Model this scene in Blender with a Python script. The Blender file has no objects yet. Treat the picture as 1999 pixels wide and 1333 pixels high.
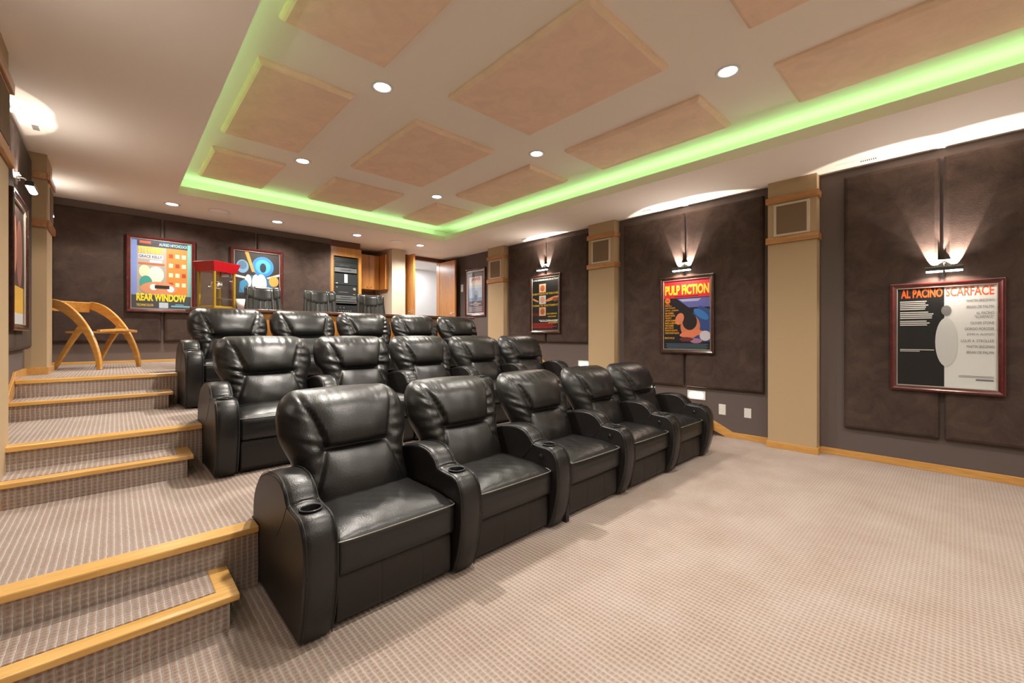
import bpy, bmesh, math, random
from mathutils import Vector, Matrix
R = math.radians
SC = bpy.context.scene
COL = SC.collection

# ------------------------------------------------------------------ camera
cam = bpy.data.cameras.new('camera')
cam.sensor_width = 36
cam.lens = 821 / 1999 * 36
cam.shift_y = -12.5 / 1999
cam.clip_start = 0.02
co = bpy.data.objects.new('camera', cam)
co.location = (0, 0, 1.3)
co.rotation_euler = (R(90), 0, -R(43.35))
COL.objects.link(co)
SC.camera = co

# ------------------------------------------------------------------ world, exposure
W = bpy.data.worlds.new('world')
SC.world = W
W.use_nodes = True
W.node_tree.nodes['Background'].inputs[0].default_value = (1, .9, .8, 1)
W.node_tree.nodes['Background'].inputs[1].default_value = .02
SC.view_settings.view_transform = 'Standard'
SC.view_settings.look = 'None'
SC.view_settings.gamma = 1
SC.view_settings.use_curve_mapping = False
SC.view_settings.exposure = 1.12
try:
    SC.cycles.transparent_max_bounces = 32
    SC.cycles.max_bounces = 10
    SC.cycles.diffuse_bounces = 6
    SC.cycles.sample_clamp_indirect = 6
except Exception:
    pass

CAN_W, SCONCE_W, LED_W = 84, 5.2, 1.45
WARM = (1, .93, .84)

# lens spots of the recessed lights: (x, y, z of ceiling)
ZC, ZT = 3.065, 3.34          # soffit underside, tray ceiling
CANS_TRAY = [(1.6, 3.25), (1.6, 5.27), (3.45, 1.22), (3.45, 3.25), (3.45, 5.27), (1.6, 1.22), (1.6, -.8), (3.45, -.8)]
CANS_SOFFIT = [(.56, 7.27), (1.84, 7.28), (3.11, 7.28), (4.37, 7.265)]

# ------------------------------------------------------------------ geometry constants
XL, XR, YB, YF = -.63, 5.69, 7.9, -2.6
RZ = .1525
P1, P2, P3 = 2 * RZ, 4 * RZ, 6 * RZ
Y1, Y2, Y3 = 2.49, 3.97, 5.40       # aisle noses of the tiers
S1, S2, S3 = 2.666, 4.288, 5.708       # where the tiers start behind the seats
AX0, AX1 = .53, 4.72                # aisle edges

# ------------------------------------------------------------------ materials
def nmat(name):
    m = bpy.data.materials.new(name)
    m.use_nodes = True
    nt = m.node_tree
    return m, nt, nt.nodes['Principled BSDF']

def mat(name, col, rough=.5, metal=0, spec=.5, coat=0, bump=0, bscale=60, var=0, vscale=4, emit=None, estr=1, coords='Object', stretch=None):
    m, nt, b = nmat(name)
    b.inputs['Base Color'].default_value = (*col, 1)
    b.inputs['Roughness'].default_value = rough
    b.inputs['Metallic'].default_value = metal
    b.inputs['Specular IOR Level'].default_value = spec
    b.inputs['Coat Weight'].default_value = coat
    if emit:
        b.inputs['Emission Color'].default_value = (*emit, 1)
        b.inputs['Emission Strength'].default_value = estr
    if bump or var:
        tc = nt.nodes.new('ShaderNodeTexCoord')
        src = tc.outputs[coords]
        if stretch:
            mp = nt.nodes.new('ShaderNodeMapping')
            mp.inputs['Scale'].default_value = stretch
            nt.links.new(src, mp.inputs['Vector'])
            src = mp.outputs[0]
        if bump:
            n = nt.nodes.new('ShaderNodeTexNoise')
            n.inputs['Scale'].default_value = bscale
            n.inputs['Detail'].default_value = 6
            nt.links.new(src, n.inputs['Vector'])
            bp = nt.nodes.new('ShaderNodeBump')
            bp.inputs['Strength'].default_value = bump
            bp.inputs['Distance'].default_value = .004
            nt.links.new(n.outputs['Fac'], bp.inputs['Height'])
            nt.links.new(bp.outputs[0], b.inputs['Normal'])
        if var:
            n = nt.nodes.new('ShaderNodeTexNoise')
            n.inputs['Scale'].default_value = vscale
            n.inputs['Detail'].default_value = 7
            n.inputs['Roughness'].default_value = .65
            n.inputs['Distortion'].default_value = .6
            nt.links.new(src, n.inputs['Vector'])
            r = nt.nodes.new('ShaderNodeValToRGB')
            r.color_ramp.elements[0].position = .3
            r.color_ramp.elements[1].position = .7
            r.color_ramp.elements[0].color = (*[c * (1 - var) for c in col], 1)
            r.color_ramp.elements[1].color = (*[min(1, c * (1 + var)) for c in col], 1)
            nt.links.new(n.outputs['Fac'], r.inputs[0])
            nt.links.new(r.outputs[0], b.inputs['Base Color'])
    return m

def wood(name, dark, light, axis='X', rough=.3, scale=6, coat=.3):
    m, nt, b = nmat(name)
    tc = nt.nodes.new('ShaderNodeTexCoord')
    mp = nt.nodes.new('ShaderNodeMapping')
    s = {'X': (.6, 6, 6), 'Y': (6, .6, 6), 'Z': (6, 6, .6)}[axis]
    mp.inputs['Scale'].default_value = s
    n = nt.nodes.new('ShaderNodeTexNoise')
    n.inputs['Scale'].default_value = scale
    n.inputs['Detail'].default_value = 8
    n.inputs['Distortion'].default_value = 1.2
    r = nt.nodes.new('ShaderNodeValToRGB')
    r.color_ramp.elements[0].position = .3
    r.color_ramp.elements[1].position = .72
    r.color_ramp.elements[0].color = (*dark, 1)
    r.color_ramp.elements[1].color = (*light, 1)
    nt.links.new(tc.outputs['Object'], mp.inputs['Vector'])
    nt.links.new(mp.outputs[0], n.inputs['Vector'])
    nt.links.new(n.outputs['Fac'], r.inputs[0])
    nt.links.new(r.outputs[0], b.inputs['Base Color'])
    b.inputs['Roughness'].default_value = rough
    b.inputs['Coat Weight'].default_value = coat
    b.inputs['Coat Roughness'].default_value = .2
    return m

def carpet():
    """ribs along y every 26 mm, loops every 13 mm, brown flecks in the grooves"""
    m, nt, b = nmat('ribbed_carpet')
    L, N = nt.links, nt.nodes
    g = N.new('ShaderNodeNewGeometry')
    sp = N.new('ShaderNodeSeparateXYZ')
    L.new(g.outputs['Position'], sp.inputs[0])
    def mth(op, a, bb=None, clamp=False):
        n = N.new('ShaderNodeMath')
        n.operation = op
        n.use_clamp = clamp
        for i, v in enumerate((a, bb)):
            if v is None: continue
            if isinstance(v, (int, float)): n.inputs[i].default_value = v
            else: L.new(v, n.inputs[i])
        return n.outputs[0]
    nz = N.new('ShaderNodeTexNoise')
    nz.inputs['Scale'].default_value = 30
    nz.inputs['Detail'].default_value = 3
    L.new(g.outputs['Position'], nz.inputs['Vector'])
    wob = mth('MULTIPLY', mth('SUBTRACT', nz.outputs['Fac'], .5), .008)
    x = mth('ADD', sp.outputs['X'], wob)
    rib = mth('ABSOLUTE', mth('SINE', mth('MULTIPLY', x, math.pi / .026)))       # 0 in the groove, 1 on the rib
    yz = mth('ADD', sp.outputs['Y'], sp.outputs['Z'])
    row = mth('ABSOLUTE', mth('SINE', mth('MULTIPLY', mth('ADD', yz, wob), math.pi / .021)))
    fine = N.new('ShaderNodeTexNoise')
    fine.inputs['Scale'].default_value = 260
    fine.inputs['Detail'].default_value = 4
    L.new(g.outputs['Position'], fine.inputs['Vector'])
    big = N.new('ShaderNodeTexNoise')
    big.inputs['Scale'].default_value = 3
    big.inputs['Detail'].default_value = 5
    L.new(g.outputs['Position'], big.inputs['Vector'])
    crest = mth('POWER', rib, .55)
    # fleck strength: strong where rib is low, weaker between loops
    fl = mth('MULTIPLY', mth('SUBTRACT', 1.0, mth('POWER', mth('SUBTRACT', 1.0, rib), 1.2)), mth('ADD', .56, mth('MULTIPLY', row, .44)))
    k = mth('ADD', mth('MULTIPLY', fl, .55), mth('MULTIPLY', fine.outputs['Fac'], .55))
    k = mth('ADD', k, mth('MULTIPLY', mth('SUBTRACT', big.outputs['Fac'], .5), .35), True)
    r = N.new('ShaderNodeValToRGB')
    e = r.color_ramp.elements
    e[0].position, e[0].color = .2, (.54, .48, .45, 1)
    e[1].position, e[1].color = .95, (.235, .145, .10, 1)
    mid = e.new(.55)
    mid.color = (.40, .325, .28, 1)
    L.new(k, r.inputs[0])
    L.new(r.outputs[0], b.inputs['Base Color'])
    b.inputs['Roughness'].default_value = .95
    b.inputs['Specular IOR Level'].default_value = .1
    b.inputs['Sheen Weight'].default_value = .15
    h = mth('ADD', mth('MULTIPLY', crest, 1), mth('ADD', mth('MULTIPLY', row, .25), mth('MULTIPLY', fine.outputs['Fac'], .5)))
    bp = N.new('ShaderNodeBump')
    bp.inputs['Strength'].default_value = .8
    bp.inputs['Distance'].default_value = .006
    L.new(h, bp.inputs['Height'])
    L.new(bp.outputs[0], b.inputs['Normal'])
    return m

def glass_mat(name, tint=(1, 1, 1), gl=.06):
    m = bpy.data.materials.new(name)
    m.use_nodes = True
    nt = m.node_tree
    nt.nodes.clear()
    o = nt.nodes.new('ShaderNodeOutputMaterial')
    mx = nt.nodes.new('ShaderNodeMixShader')
    t = nt.nodes.new('ShaderNodeBsdfTransparent')
    t.inputs[0].default_value = (*tint, 1)
    g = nt.nodes.new('ShaderNodeBsdfGlossy')
    g.inputs['Roughness'].default_value = .04
    f = nt.nodes.new('ShaderNodeFresnel')
    f.inputs[0].default_value = 1.45
    q = nt.nodes.new('ShaderNodeMath')
    q.operation = 'MULTIPLY'
    q.inputs[1].default_value = .15
    nt.links.new(f.outputs[0], q.inputs[0])
    nt.links.new(q.outputs[0], mx.inputs[0])
    nt.links.new(t.outputs[0], mx.inputs[1])
    nt.links.new(g.outputs[0], mx.inputs[2])
    nt.links.new(mx.outputs[0], o.inputs[0])
    return m

_flat = {}
def flat(r, g, b):
    """printed ink, given as 0-255 sRGB"""
    k = (r, g, b)
    if k not in _flat:
        f = lambda c: (c / 255 / 12.92) if c / 255 <= .04045 else ((c / 255 + .055) / 1.055) ** 2.4
        _flat[k] = mat('ink_%d_%d_%d' % k, (f(r), f(g), f(b)), .55, bump=.02)
    return _flat[k]

M = {
    'carpet': carpet(),
    'ceiling': mat('ceiling_paint', (.90, .82, .73), .8, bump=.05, bscale=220),
    'wall': mat('taupe_wall_paint', (.115, .088, .082), .75, bump=.05, bscale=200),
    'wallback': mat('taupe_back_wall_paint', (.16, .12, .105), .75, bump=.05, bscale=200),
    'tan': mat('tan_wall_paint', (.45, .325, .19), .65, bump=.05, bscale=200),
    'cream': mat('cream_paint', (.62, .54, .43), .6, bump=.03, bscale=200),
    'white': mat('white_paint', (.78, .76, .74), .6),
    'suede': mat('brown_suede', (.064, .042, .034), .85, bump=.25, bscale=90, var=.35, vscale=5, spec=.25),
    'cpanel': mat('pink_beige_suede', (.90, .66, .51), .9, bump=.2, bscale=120, var=.07, vscale=5, spec=.1),
    'honey': wood('honey_oak', (.58, .32, .085), (.76, .46, .15), 'X'),
    'honeyY': wood('honey_oak_long', (.50, .25, .06), (.66, .36, .11), 'Y'),
    'band': wood('reddish_oak_band', (.36, .155, .05), (.55, .27, .10), 'Y'),
    'cherry': wood('orange_cherry_veneer', (.42, .165, .035), (.58, .26, .06), 'Z', scale=5),
    'darkwood': wood('dark_walnut_edge', (.075, .035, .022), (.13, .062, .04), 'X', rough=.25),
    'valance': mat('dark_red_brown_trim', (.14, .05, .025), .4),
    'maple': wood('orange_maple_chair', (.62, .30, .06), (.78, .44, .12), 'X', rough=.25, scale=3, coat=.5),
    'mahog': mat('mahogany_frame', (.085, .012, .012), .22, coat=.7, var=.3, vscale=12),
    'mahog_dark': mat('dark_mahogany_frame', (.05, .018, .014), .22, coat=.7, var=.3, vscale=12),
    'silver': mat('satin_silver', (.62, .58, .52), .3, metal=.8),
    'chrome': mat('chrome', (.75, .75, .75), .12, metal=1),
    'steel': mat('brushed_steel', (.45, .45, .43), .35, metal=1),
    'leather': mat('black_leather', (.009, .0085, .0085), .35, spec=.52, bump=.26, bscale=140),
    'leather_side': mat('black_leather_side', (.013, .010, .009), .46, spec=.45, bump=.2, bscale=140),
    'piping': mat('leather_piping_sheen', (.16, .15, .14), .25, spec=.9),  # paler than the black leather: bright sheen line put into the base colour
    'grey_leather': mat('worn_grey_black_leather', (.025, .027, .027), .24, spec=.8, bump=.15, bscale=90),
    'black': mat('black_plastic', (.012, .012, .013), .35),
    'blackmat': mat('matt_black_metal', (.02, .02, .02), .5),
    'gear': mat('dark_gear_face', (.03, .034, .038), .3, metal=.3),
    'gear2': mat('grey_gear_face', (.16, .17, .18), .35, metal=.5),
    'plate': mat('white_switch_plate', (.72, .72, .70), .35),
    'spk': mat('white_speaker_mesh', (.95, .88, .84), .7, bump=.1, bscale=600),
    'grille': mat('brown_grille_cloth', (.20, .135, .085), .9, bump=.3, bscale=500),
    'red': mat('red_enamel', (.50, .008, .015), .25, coat=.4),
    'gold': mat('gold_painted_metal', (.50, .33, .03), .3, metal=.4),
    'glass': glass_mat('clear_glass'),
    'dsteel': mat('dark_grey_metal', (.07, .075, .07), .35, metal=.6),
    'lamp': mat('lit_lens', (.9, .9, .9), .5, emit=(1, .97, .93), estr=9),
    'lampbar': mat('lit_lamp_glass', (.9, .9, .9), .5, emit=(1, .97, .90), estr=9),
    'steplamp': mat('lit_step_light_glass', (.9, .9, .9), .5, emit=(.95, 1, .92), estr=2.6),
    'led': mat('green_led_tape', (.1, .6, .2), .5, emit=(.15, 1, .25), estr=3),
}

# ------------------------------------------------------------------ mesh helpers
class MB:
    def __init__(self):
        self.v, self.f, self.m, self.s = [], [], [], []
    def add(self, vs, fs, mi=0, smooth=False, T=None):
        o = len(self.v)
        if T is not None:
            vs = [tuple(T @ Vector(p)) for p in vs]
        self.v += [tuple(p) for p in vs]
        for f in fs:
            self.f.append([i + o for i in f]); self.m.append(mi); self.s.append(smooth)
        return self
    def box(self, x0, x1, y0, y1, z0, z1, mi=0, T=None):
        if x0 > x1: x0, x1 = x1, x0
        if y0 > y1: y0, y1 = y1, y0
        if z0 > z1: z0, z1 = z1, z0
        vs = [(x0, y0, z0), (x1, y0, z0), (x1, y1, z0), (x0, y1, z0), (x0, y0, z1), (x1, y0, z1), (x1, y1, z1), (x0, y1, z1)]
        return self.add(vs, [(3, 2, 1, 0), (4, 5, 6, 7), (0, 1, 5, 4), (1, 2, 6, 5), (2, 3, 7, 6), (3, 0, 4, 7)], mi, False, T)
    def quad(self, pts, mi=0):
        return self.add(pts, [tuple(range(len(pts)))], mi)
    def prism(self, prof, a0, a1, plane='yz', mi=0, T=None):
        """closed profile extruded along the third axis"""
        n = len(prof)
        def P(p, t):
            return {'yz': (t, p[0], p[1]), 'xz': (p[0], t, p[1]), 'xy': (p[0], p[1], t)}[plane]
        vs = [P(p, a0) for p in prof] + [P(p, a1) for p in prof]
        fs = [tuple(range(n))[::-1], tuple(range(n, 2 * n))] + [(i, (i + 1) % n, (i + 1) % n + n, i + n) for i in range(n)]
        return self.add(vs, fs, mi, False, T)
    def cyl(self, c, r, h, axis='z', n=24, mi=0, r2=None, smooth=True, T=None):
        r2 = r if r2 is None else r2
        vs = []
        for k, (rr, t) in enumerate(((r, 0), (r2, h))):
            for i in range(n):
                a = 2 * math.pi * i / n
                u, w = rr * math.cos(a), rr * math.sin(a)
                p = {'z': (u, w, t), 'x': (t, u, w), 'y': (u, t, w)}[axis]
                vs.append((c[0] + p[0], c[1] + p[1], c[2] + p[2]))
        o = len(self.v)
        self.add(vs, [(i, (i + 1) % n, (i + 1) % n + n, i + n) for i in range(n)], mi, smooth, T)
        self.add(vs, [tuple(range(n))[::-1], tuple(range(n, 2 * n))], mi, False, T)
        return self
    def lathe(self, prof, c=(0, 0, 0), n=32, mi=0, T=None, axis='z'):
        vs, fs = [], []
        m = len(prof)
        for i in range(n):
            a = 2 * math.pi * i / n
            for r, z in prof:
                p = {'z': (r * math.cos(a), r * math.sin(a), z), 'x': (z, r * math.cos(a), r * math.sin(a)), 'y': (r * math.cos(a), z, r * math.sin(a))}[axis]
                vs.append((c[0] + p[0], c[1] + p[1], c[2] + p[2]))
        for i in range(n):
            for j in range(m - 1):
                fs.append((i * m + j, ((i + 1) % n) * m + j, ((i + 1) % n) * m + j + 1, i * m + j + 1))
        return self.add(vs, fs, mi, True, T)
    def tube(self, path, r, n=8, mi=0, closed=False, T=None):
        pts = [Vector(p) for p in path]
        m = len(pts)
        vs, fs = [], []
        up = Vector((0, 0, 1))
        for i, p in enumerate(pts):
            a = pts[(i - 1) % m] if (closed or i > 0) else p
            b = pts[(i + 1) % m] if (closed or i < m - 1) else p
            t = (b - a).normalized()
            u = t.cross(up)
            if u.length < 1e-3: u = t.cross(Vector((1, 0, 0)))
            u.normalize()
            w = t.cross(u)
            rr = r[i] if isinstance(r, (list, tuple)) else r
            for k in range(n):
                q = 2 * math.pi * k / n
                vs.append(tuple(p + u * rr * math.cos(q) + w * rr * math.sin(q)))
        for i in range(m if closed else m - 1):
            j = (i + 1) % m
            for k in range(n):
                fs.append((i * n + k, i * n + (k + 1) % n, j * n + (k + 1) % n, j * n + k))
        if not closed:
            fs += [tuple(range(n))[::-1], tuple(range((m - 1) * n, m * n))]
        return self.add(vs, fs, mi, True, T)
    def ribbon(self, path, w, t, mi=0, widthdir=None, T=None):
        """rectangular bar swept along a path; w/t may be lists; widthdir = direction of w"""
        pts = [Vector(p) for p in path]
        m = len(pts)
        vs, fs = [], []
        for i, p in enumerate(pts):
            a, b = pts[max(0, i - 1)], pts[min(m - 1, i + 1)]
            d = (b - a).normalized()
            wd = widthdir[i] if isinstance(widthdir, list) else widthdir
            u = Vector(wd)
            u = (u - d * u.dot(d)).normalized()
            v = d.cross(u)
            ww = w[i] if isinstance(w, list) else w
            tt = t[i] if isinstance(t, list) else t
            for sx, sy in ((-1, -1), (1, -1), (1, 1), (-1, 1)):
                vs.append(tuple(p + u * sx * ww / 2 + v * sy * tt / 2))
        for i in range(m - 1):
            for k in range(4):
                fs.append((i * 4 + k, i * 4 + (k + 1) % 4, (i + 1) * 4 + (k + 1) % 4, (i + 1) * 4 + k))
        fs += [(3, 2, 1, 0), tuple(range((m - 1) * 4, m * 4))]
        return self.add(vs, fs, mi, False, T)
    def mesh(self, name):
        me = bpy.data.meshes.new(name)
        me.from_pydata(self.v, [], self.f)
        me.polygons.foreach_set('material_index', self.m)
        me.polygons.foreach_set('use_smooth', self.s)
        me.update()
        bm = bmesh.new(); bm.from_mesh(me)
        bmesh.ops.recalc_face_normals(bm, faces=bm.faces)
        bm.to_mesh(me); bm.free()
        return me
    def obj(self, name, mats, parent=None, bevel=0, seg=2, loc=None, rot=None):
        me = self.mesh(name)
        for m in (mats if isinstance(mats, (list, tuple)) else [mats]):
            me.materials.append(M[m] if isinstance(m, str) else m)
        o = bpy.data.objects.new(name, me)
        COL.objects.link(o)
        if parent: o.parent = parent
        if loc: o.location = loc
        if rot is not None: o.rotation_euler = (0, 0, rot)
        if bevel:
            b = o.modifiers.new('bevel', 'BEVEL')
            b.width = bevel; b.segments = seg; b.limit_method = 'ANGLE'; b.angle_limit = R(40)
        return o

def roundbox(mb, w, d, h, r, n=(10, 10, 6), c=(0, 0, 0), disp=None, mi=0, T=None, rz=None):
    """box with rounded edges as a grid; disp(p, unit) may move points"""
    bm = bmesh.new()
    bmesh.ops.create_cube(bm, size=2)
    bm.free()
    hw, hd, hh = w / 2, d / 2, h / 2
    rz = r if rz is None else rz
    vs, fs, idx = [], [], {}
    def vert(i, j, k):
        key = (i, j, k)
        if key in idx: return idx[key]
        p = Vector((-hw + w * i / n[0], -hd + d * j / n[1], -hh + h * k / n[2]))
        inner = Vector((max(-hw + r, min(hw - r, p.x)), max(-hd + r, min(hd - r, p.y)), max(-hh + rz, min(hh - rz, p.z))))
        q = p - inner
        if q.length > 1e-9:
            e = Vector((q.x / r, q.y / r, q.z / rz))
            e = e / max(1e-9, e.length)
            # only pull in when on an edge/corner
            p = inner + Vector((e.x * r, e.y * r, e.z * rz))
        if disp: p = disp(p, (p.x / hw, p.y / hd, p.z / hh))
        idx[key] = len(vs)
        vs.append((p[0] + c[0], p[1] + c[1], p[2] + c[2]))
        return idx[key]
    nx, ny, nz = n
    for i in range(nx):
        for j in range(ny):
            fs.append((vert(i, j, 0), vert(i, j + 1, 0), vert(i + 1, j + 1, 0), vert(i + 1, j, 0)))
            fs.append((vert(i, j, nz), vert(i + 1, j, nz), vert(i + 1, j + 1, nz), vert(i, j + 1, nz)))
    for i in range(nx):
        for k in range(nz):
            fs.append((vert(i, 0, k), vert(i + 1, 0, k), vert(i + 1, 0, k + 1), vert(i, 0, k + 1)))
            fs.append((vert(i, ny, k), vert(i, ny, k + 1), vert(i + 1, ny, k + 1), vert(i + 1, ny, k)))
    for j in range(ny):
        for k in range(nz):
            fs.append((vert(0, j, k), vert(0, j, k + 1), vert(0, j + 1, k + 1), vert(0, j + 1, k)))
            fs.append((vert(nx, j, k), vert(nx, j + 1, k), vert(nx, j + 1, k + 1), vert(nx, j, k + 1)))
    mb.add(vs, fs, mi, True, T)

def tag(o, label, cat, group=None, kind=None):
    if label: o['label'] = label
    if cat: o['category'] = cat
    if group: o['group'] = group
    if kind: o['kind'] = kind
    return o
def thing(name, label, cat, loc=(0, 0, 0), rz=0, group=None):
    o = bpy.data.objects.new(name, None)
    o.empty_display_size = .1
    COL.objects.link(o)
    o.location = loc
    o.rotation_euler = (0, 0, rz)
    return tag(o, label, cat, group)
def struct(o, label=None, cat=None):
    o['kind'] = 'structure'
    if label: o['label'] = label
    if cat: o['category'] = cat
    return o
def copy_tree(o, parent=None, mats=None):
    c = o.copy(); COL.objects.link(c)
    if parent: c.parent = parent
    for ch in list(o.children):
        copy_tree(ch, c)
    return c

def spot(name, loc, energy, size, blend=.5, rad=.05, color=WARM, rot=(0, 0, 0), parent=None):
    l = bpy.data.lights.new(name, 'SPOT')
    l.energy, l.spot_size, l.spot_blend, l.shadow_soft_size, l.color = energy, R(size), blend, rad, color
    o = bpy.data.objects.new(name, l); COL.objects.link(o)
    o.location, o.rotation_euler = loc, rot
    if parent: o.parent = parent
    return o
def area(name, loc, energy, sx, sy, color=WARM, rot=(0, 0, 0), parent=None, spread=180):
    l = bpy.data.lights.new(name, 'AREA')
    l.shape = 'RECTANGLE'
    l.energy, l.size, l.size_y, l.color, l.spread = energy, sx, sy, color, R(spread)
    o = bpy.data.objects.new(name, l); COL.objects.link(o)
    o.location, o.rotation_euler = loc, rot
    if parent: o.parent = parent
    return o

# ------------------------------------------------------------------ text
def text_mesh(s, bold=0):
    cu = bpy.data.curves.new('lettering', 'FONT')
    cu.body = s
    cu.offset = bold
    cu.resolution_u = 3
    o = bpy.data.objects.new('lettering', cu)
    COL.objects.link(o)
    dg = bpy.context.evaluated_depsgraph_get()
    me = bpy.data.meshes.new_from_object(o.evaluated_get(dg))
    vs = [tuple(v.co) for v in me.vertices]
    fs = [tuple(p.vertices) for p in me.polygons]
    bpy.data.objects.remove(o); bpy.data.curves.remove(cu); bpy.data.meshes.remove(me)
    return vs, fs

class Art:
    """flat printed sheet, local x right, z up, facing -y; fractions of the sheet"""
    def __init__(self, w, h, base):
        self.w, self.h = w, h
        self.mb = MB(); self.mats = []; self.k = 0
        self.rect(0, 0, 1, 1, base)
    def mi(self, rgb):
        m = flat(*rgb)
        if m not in self.mats: self.mats.append(m)
        return self.mats.index(m)
    def y(self):
        self.k += 1
        return -self.k * .00012
    def P(self, u, v, y): return ((u - .5) * self.w, y, (v - .5) * self.h)
    def rect(self, u0, v0, u1, v1, rgb):
        self.poly([(u0, v0), (u1, v0), (u1, v1), (u0, v1)], rgb)
    def poly(self, pts, rgb):
        y = self.y()
        self.mb.add([self.P(u, v, y) for u, v in pts], [tuple(range(len(pts)))], self.mi(rgb))
    def ell(self, u, v, ru, rv, rgb, n=28, rot=0):
        pts = []
        for i in range(n):
            a = 2 * math.pi * i / n
            x, z = ru * math.cos(a), rv * math.sin(a)
            pts.append((u + x * math.cos(rot) - z * math.sin(rot), v + x * math.sin(rot) + z * math.cos(rot)))
        self.poly(pts, rgb)
    def text(self, s, u0, v0, u1, v1, rgb, bold=0):
        vs, fs = text_mesh(s, bold)
        x0, x1 = min(p[0] for p in vs), max(p[0] for p in vs)
        y0, y1 = min(p[1] for p in vs), max(p[1] for p in vs)
        y = self.y()
        out = [self.P(u0 + (p[0] - x0) / (x1 - x0) * (u1 - u0), v0 + (p[1] - y0) / (y1 - y0) * (v1 - v0), y) for p in vs]
        self.mb.add(out, fs, self.mi(rgb))
    def obj(self, parent, y):
        o = self.mb.obj('artwork', self.mats, parent)
        o.location = (0, y, 0)
        return o

def framed_poster(label, loc, rz, W_, H_, art, fmat='mahog', fw=.045, group=None, lightmat=None):
    """loc = centre on the supporting surface; local -y faces the room"""
    t = thing('framed_poster', label, 'poster', loc, rz, group)
    mb = MB()
    prof = [(0, 0), (0, -.030), (.008, -.036), (.018, -.036), (.026, -.028), (.034, -.024), (fw, -.018), (fw, 0)]
    # mitred frame
    def ring(prof, W2, H2, mbx, mi):
        n = len(prof); vs = []; fs = []
        for (sx, sz) in ((-1, -1), (1, -1), (1, 1), (-1, 1)):
            for d, y in prof:
                vs.append((sx * (W2 - d), y, sz * (H2 - d)))
        for k in range(4):
            for i in range(n):
                a, b = k * n + i, k * n + (i + 1) % n
                c, d = ((k + 1) % 4) * n + (i + 1) % n, ((k + 1) % 4) * n + i
                fs.append((a, b, c, d))
        mbx.add(vs, fs, mi)
    ring(prof, W_ / 2, H_ / 2, mb, 0)
    mb.obj('frame', fmat, t, bevel=.001, seg=1)
    mf = MB()
    ring([(0, -.010), (0, -.022), (.006, -.022), (.010, -.014), (.010, -.010)], W_ / 2 - fw, H_ / 2 - fw, mf, 0)
    mf.obj('inner_fillet', 'silver', t)
    mb = MB(); mb.box(-W_ / 2 + .01, W_ / 2 - .01, -.006, 0, -H_ / 2 + .01, H_ / 2 - .01)
    mb.obj('backing_board', 'blackmat', t)
    art.obj(t, -.0065)
    g = MB(); g.quad([(-W_ / 2 + fw, -.0125, -H_ / 2 + fw), (W_ / 2 - fw, -.0125, -H_ / 2 + fw), (W_ / 2 - fw, -.0125, H_ / 2 - fw), (-W_ / 2 + fw, -.0125, H_ / 2 - fw)])
    g.obj('glass_pane', 'glass', t)
    return t
#@@SHELL
# ================================================================== room shell
def shell():
    XO = 6.6
    f = MB()
    f.box(XL - .1, XR + .1, YF - .1, 9.8, -.1, 0)
    struct(f.obj('floor', 'carpet'), 'beige ribbed carpet on the lowest level of the room')
    # tiers: carpeted platform bodies (aisles reach further forward than the seat bays)
    def tier(name, ya, ys, yend, z0, z1, label, AX0=AX0):
        m = MB()
        lip = .022
        m.prism([(XL, ya + lip), (AX0, ya + lip), (AX0, ys), (AX1, ys), (AX1, ya + lip), (XR, ya + lip), (XR, yend), (XL, yend)], z0, z1, 'xy')
        struct(m.obj(name, 'carpet'), label)
    tier('floor_lower_tier', Y1, S1, YB + .9, 0, P1, 'carpeted lower platform under the middle row', .545)
    tier('floor_middle_tier', Y2, S2, YB + .9, P1 + .0005, P2, 'carpeted middle platform under the back row', .488)
    tier('floor_upper_tier', Y3, S3, YB + .9, P2 + .0005, P3, 'carpeted top platform behind the back row', .461)
    # nosings and half steps
    n = 0
    for k, (yn, z) in enumerate(((Y1, P1), (Y2, P2), (Y3, P3))):
        for side, (x0, x1) in enumerate(((XL + .02, (.545, .488, .461)[k]), (AX1, XR - .02))):
            m = MB(); m.box(x0, x1, yn, yn + .108, z - .028, z + .006)
            n += 1
            struct(m.obj('trim_%d' % n, 'honey', bevel=.006), 'honey oak nosing on the edge of a carpeted tier', 'step nosing')
    return n
ntrim = shell()

def half_step(yf, ze, side, label):
    """carpeted half step with oak edging on front and open side, z top = ze"""
    if side > 0: x0, x1, xi = XL + .02, .405, .325
    else: x0, x1, xi = XR - .02, 4.845, 4.925
    yb = yf + .30
    t = thing('carpeted_step', label, 'step', ((x0 + x1) / 2, yf, ze - RZ))
    t['kind'] = 'structure'
    L = Matrix.Translation((-(x0 + x1) / 2, -yf, -(ze - RZ)))
    m = MB(); m.box(x0, xi + .045 * side, yf + .022, yb + .018, ze - RZ + .001, ze - .026, T=L)
    m.obj('riser_box', 'carpet', t)
    m = MB(); m.box(x0, xi, yf + .08, yb + .018, ze - .026, ze + .004, T=L)
    m.obj('tread_carpet', 'carpet', t, bevel=.004)
    m = MB()
    m.prism([(x0, yf), (x1, yf), (x1, yb + .018), (xi, yb + .018), (xi, yf + .08), (x0, yf + .08)][::1], ze - .028, ze + .001, 'xy', T=L)
    m.obj('oak_edging', 'honey', t, bevel=.005)
    return t
for (yf, ze, nm) in ((2.19, RZ, 'lowest'), (3.69, 3 * RZ, 'middle'), (5.115, 5 * RZ, 'top')):
    half_step(yf, ze, 1, {'lowest': 'lowest carpeted half step with oak edging, beside the front row', 'middle': 'carpeted half step with oak edging leading up beside the middle row', 'top': 'highest carpeted half step with oak edging, just below the wooden chair'}[nm])
    half_step(yf, ze, -1, {'lowest': 'carpeted half step between the front row and the wall with step lights', 'middle': 'carpeted half step between the middle row and the wall with step lights', 'top': 'carpeted half step between the back row and the wall with step lights'}[nm])

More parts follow.
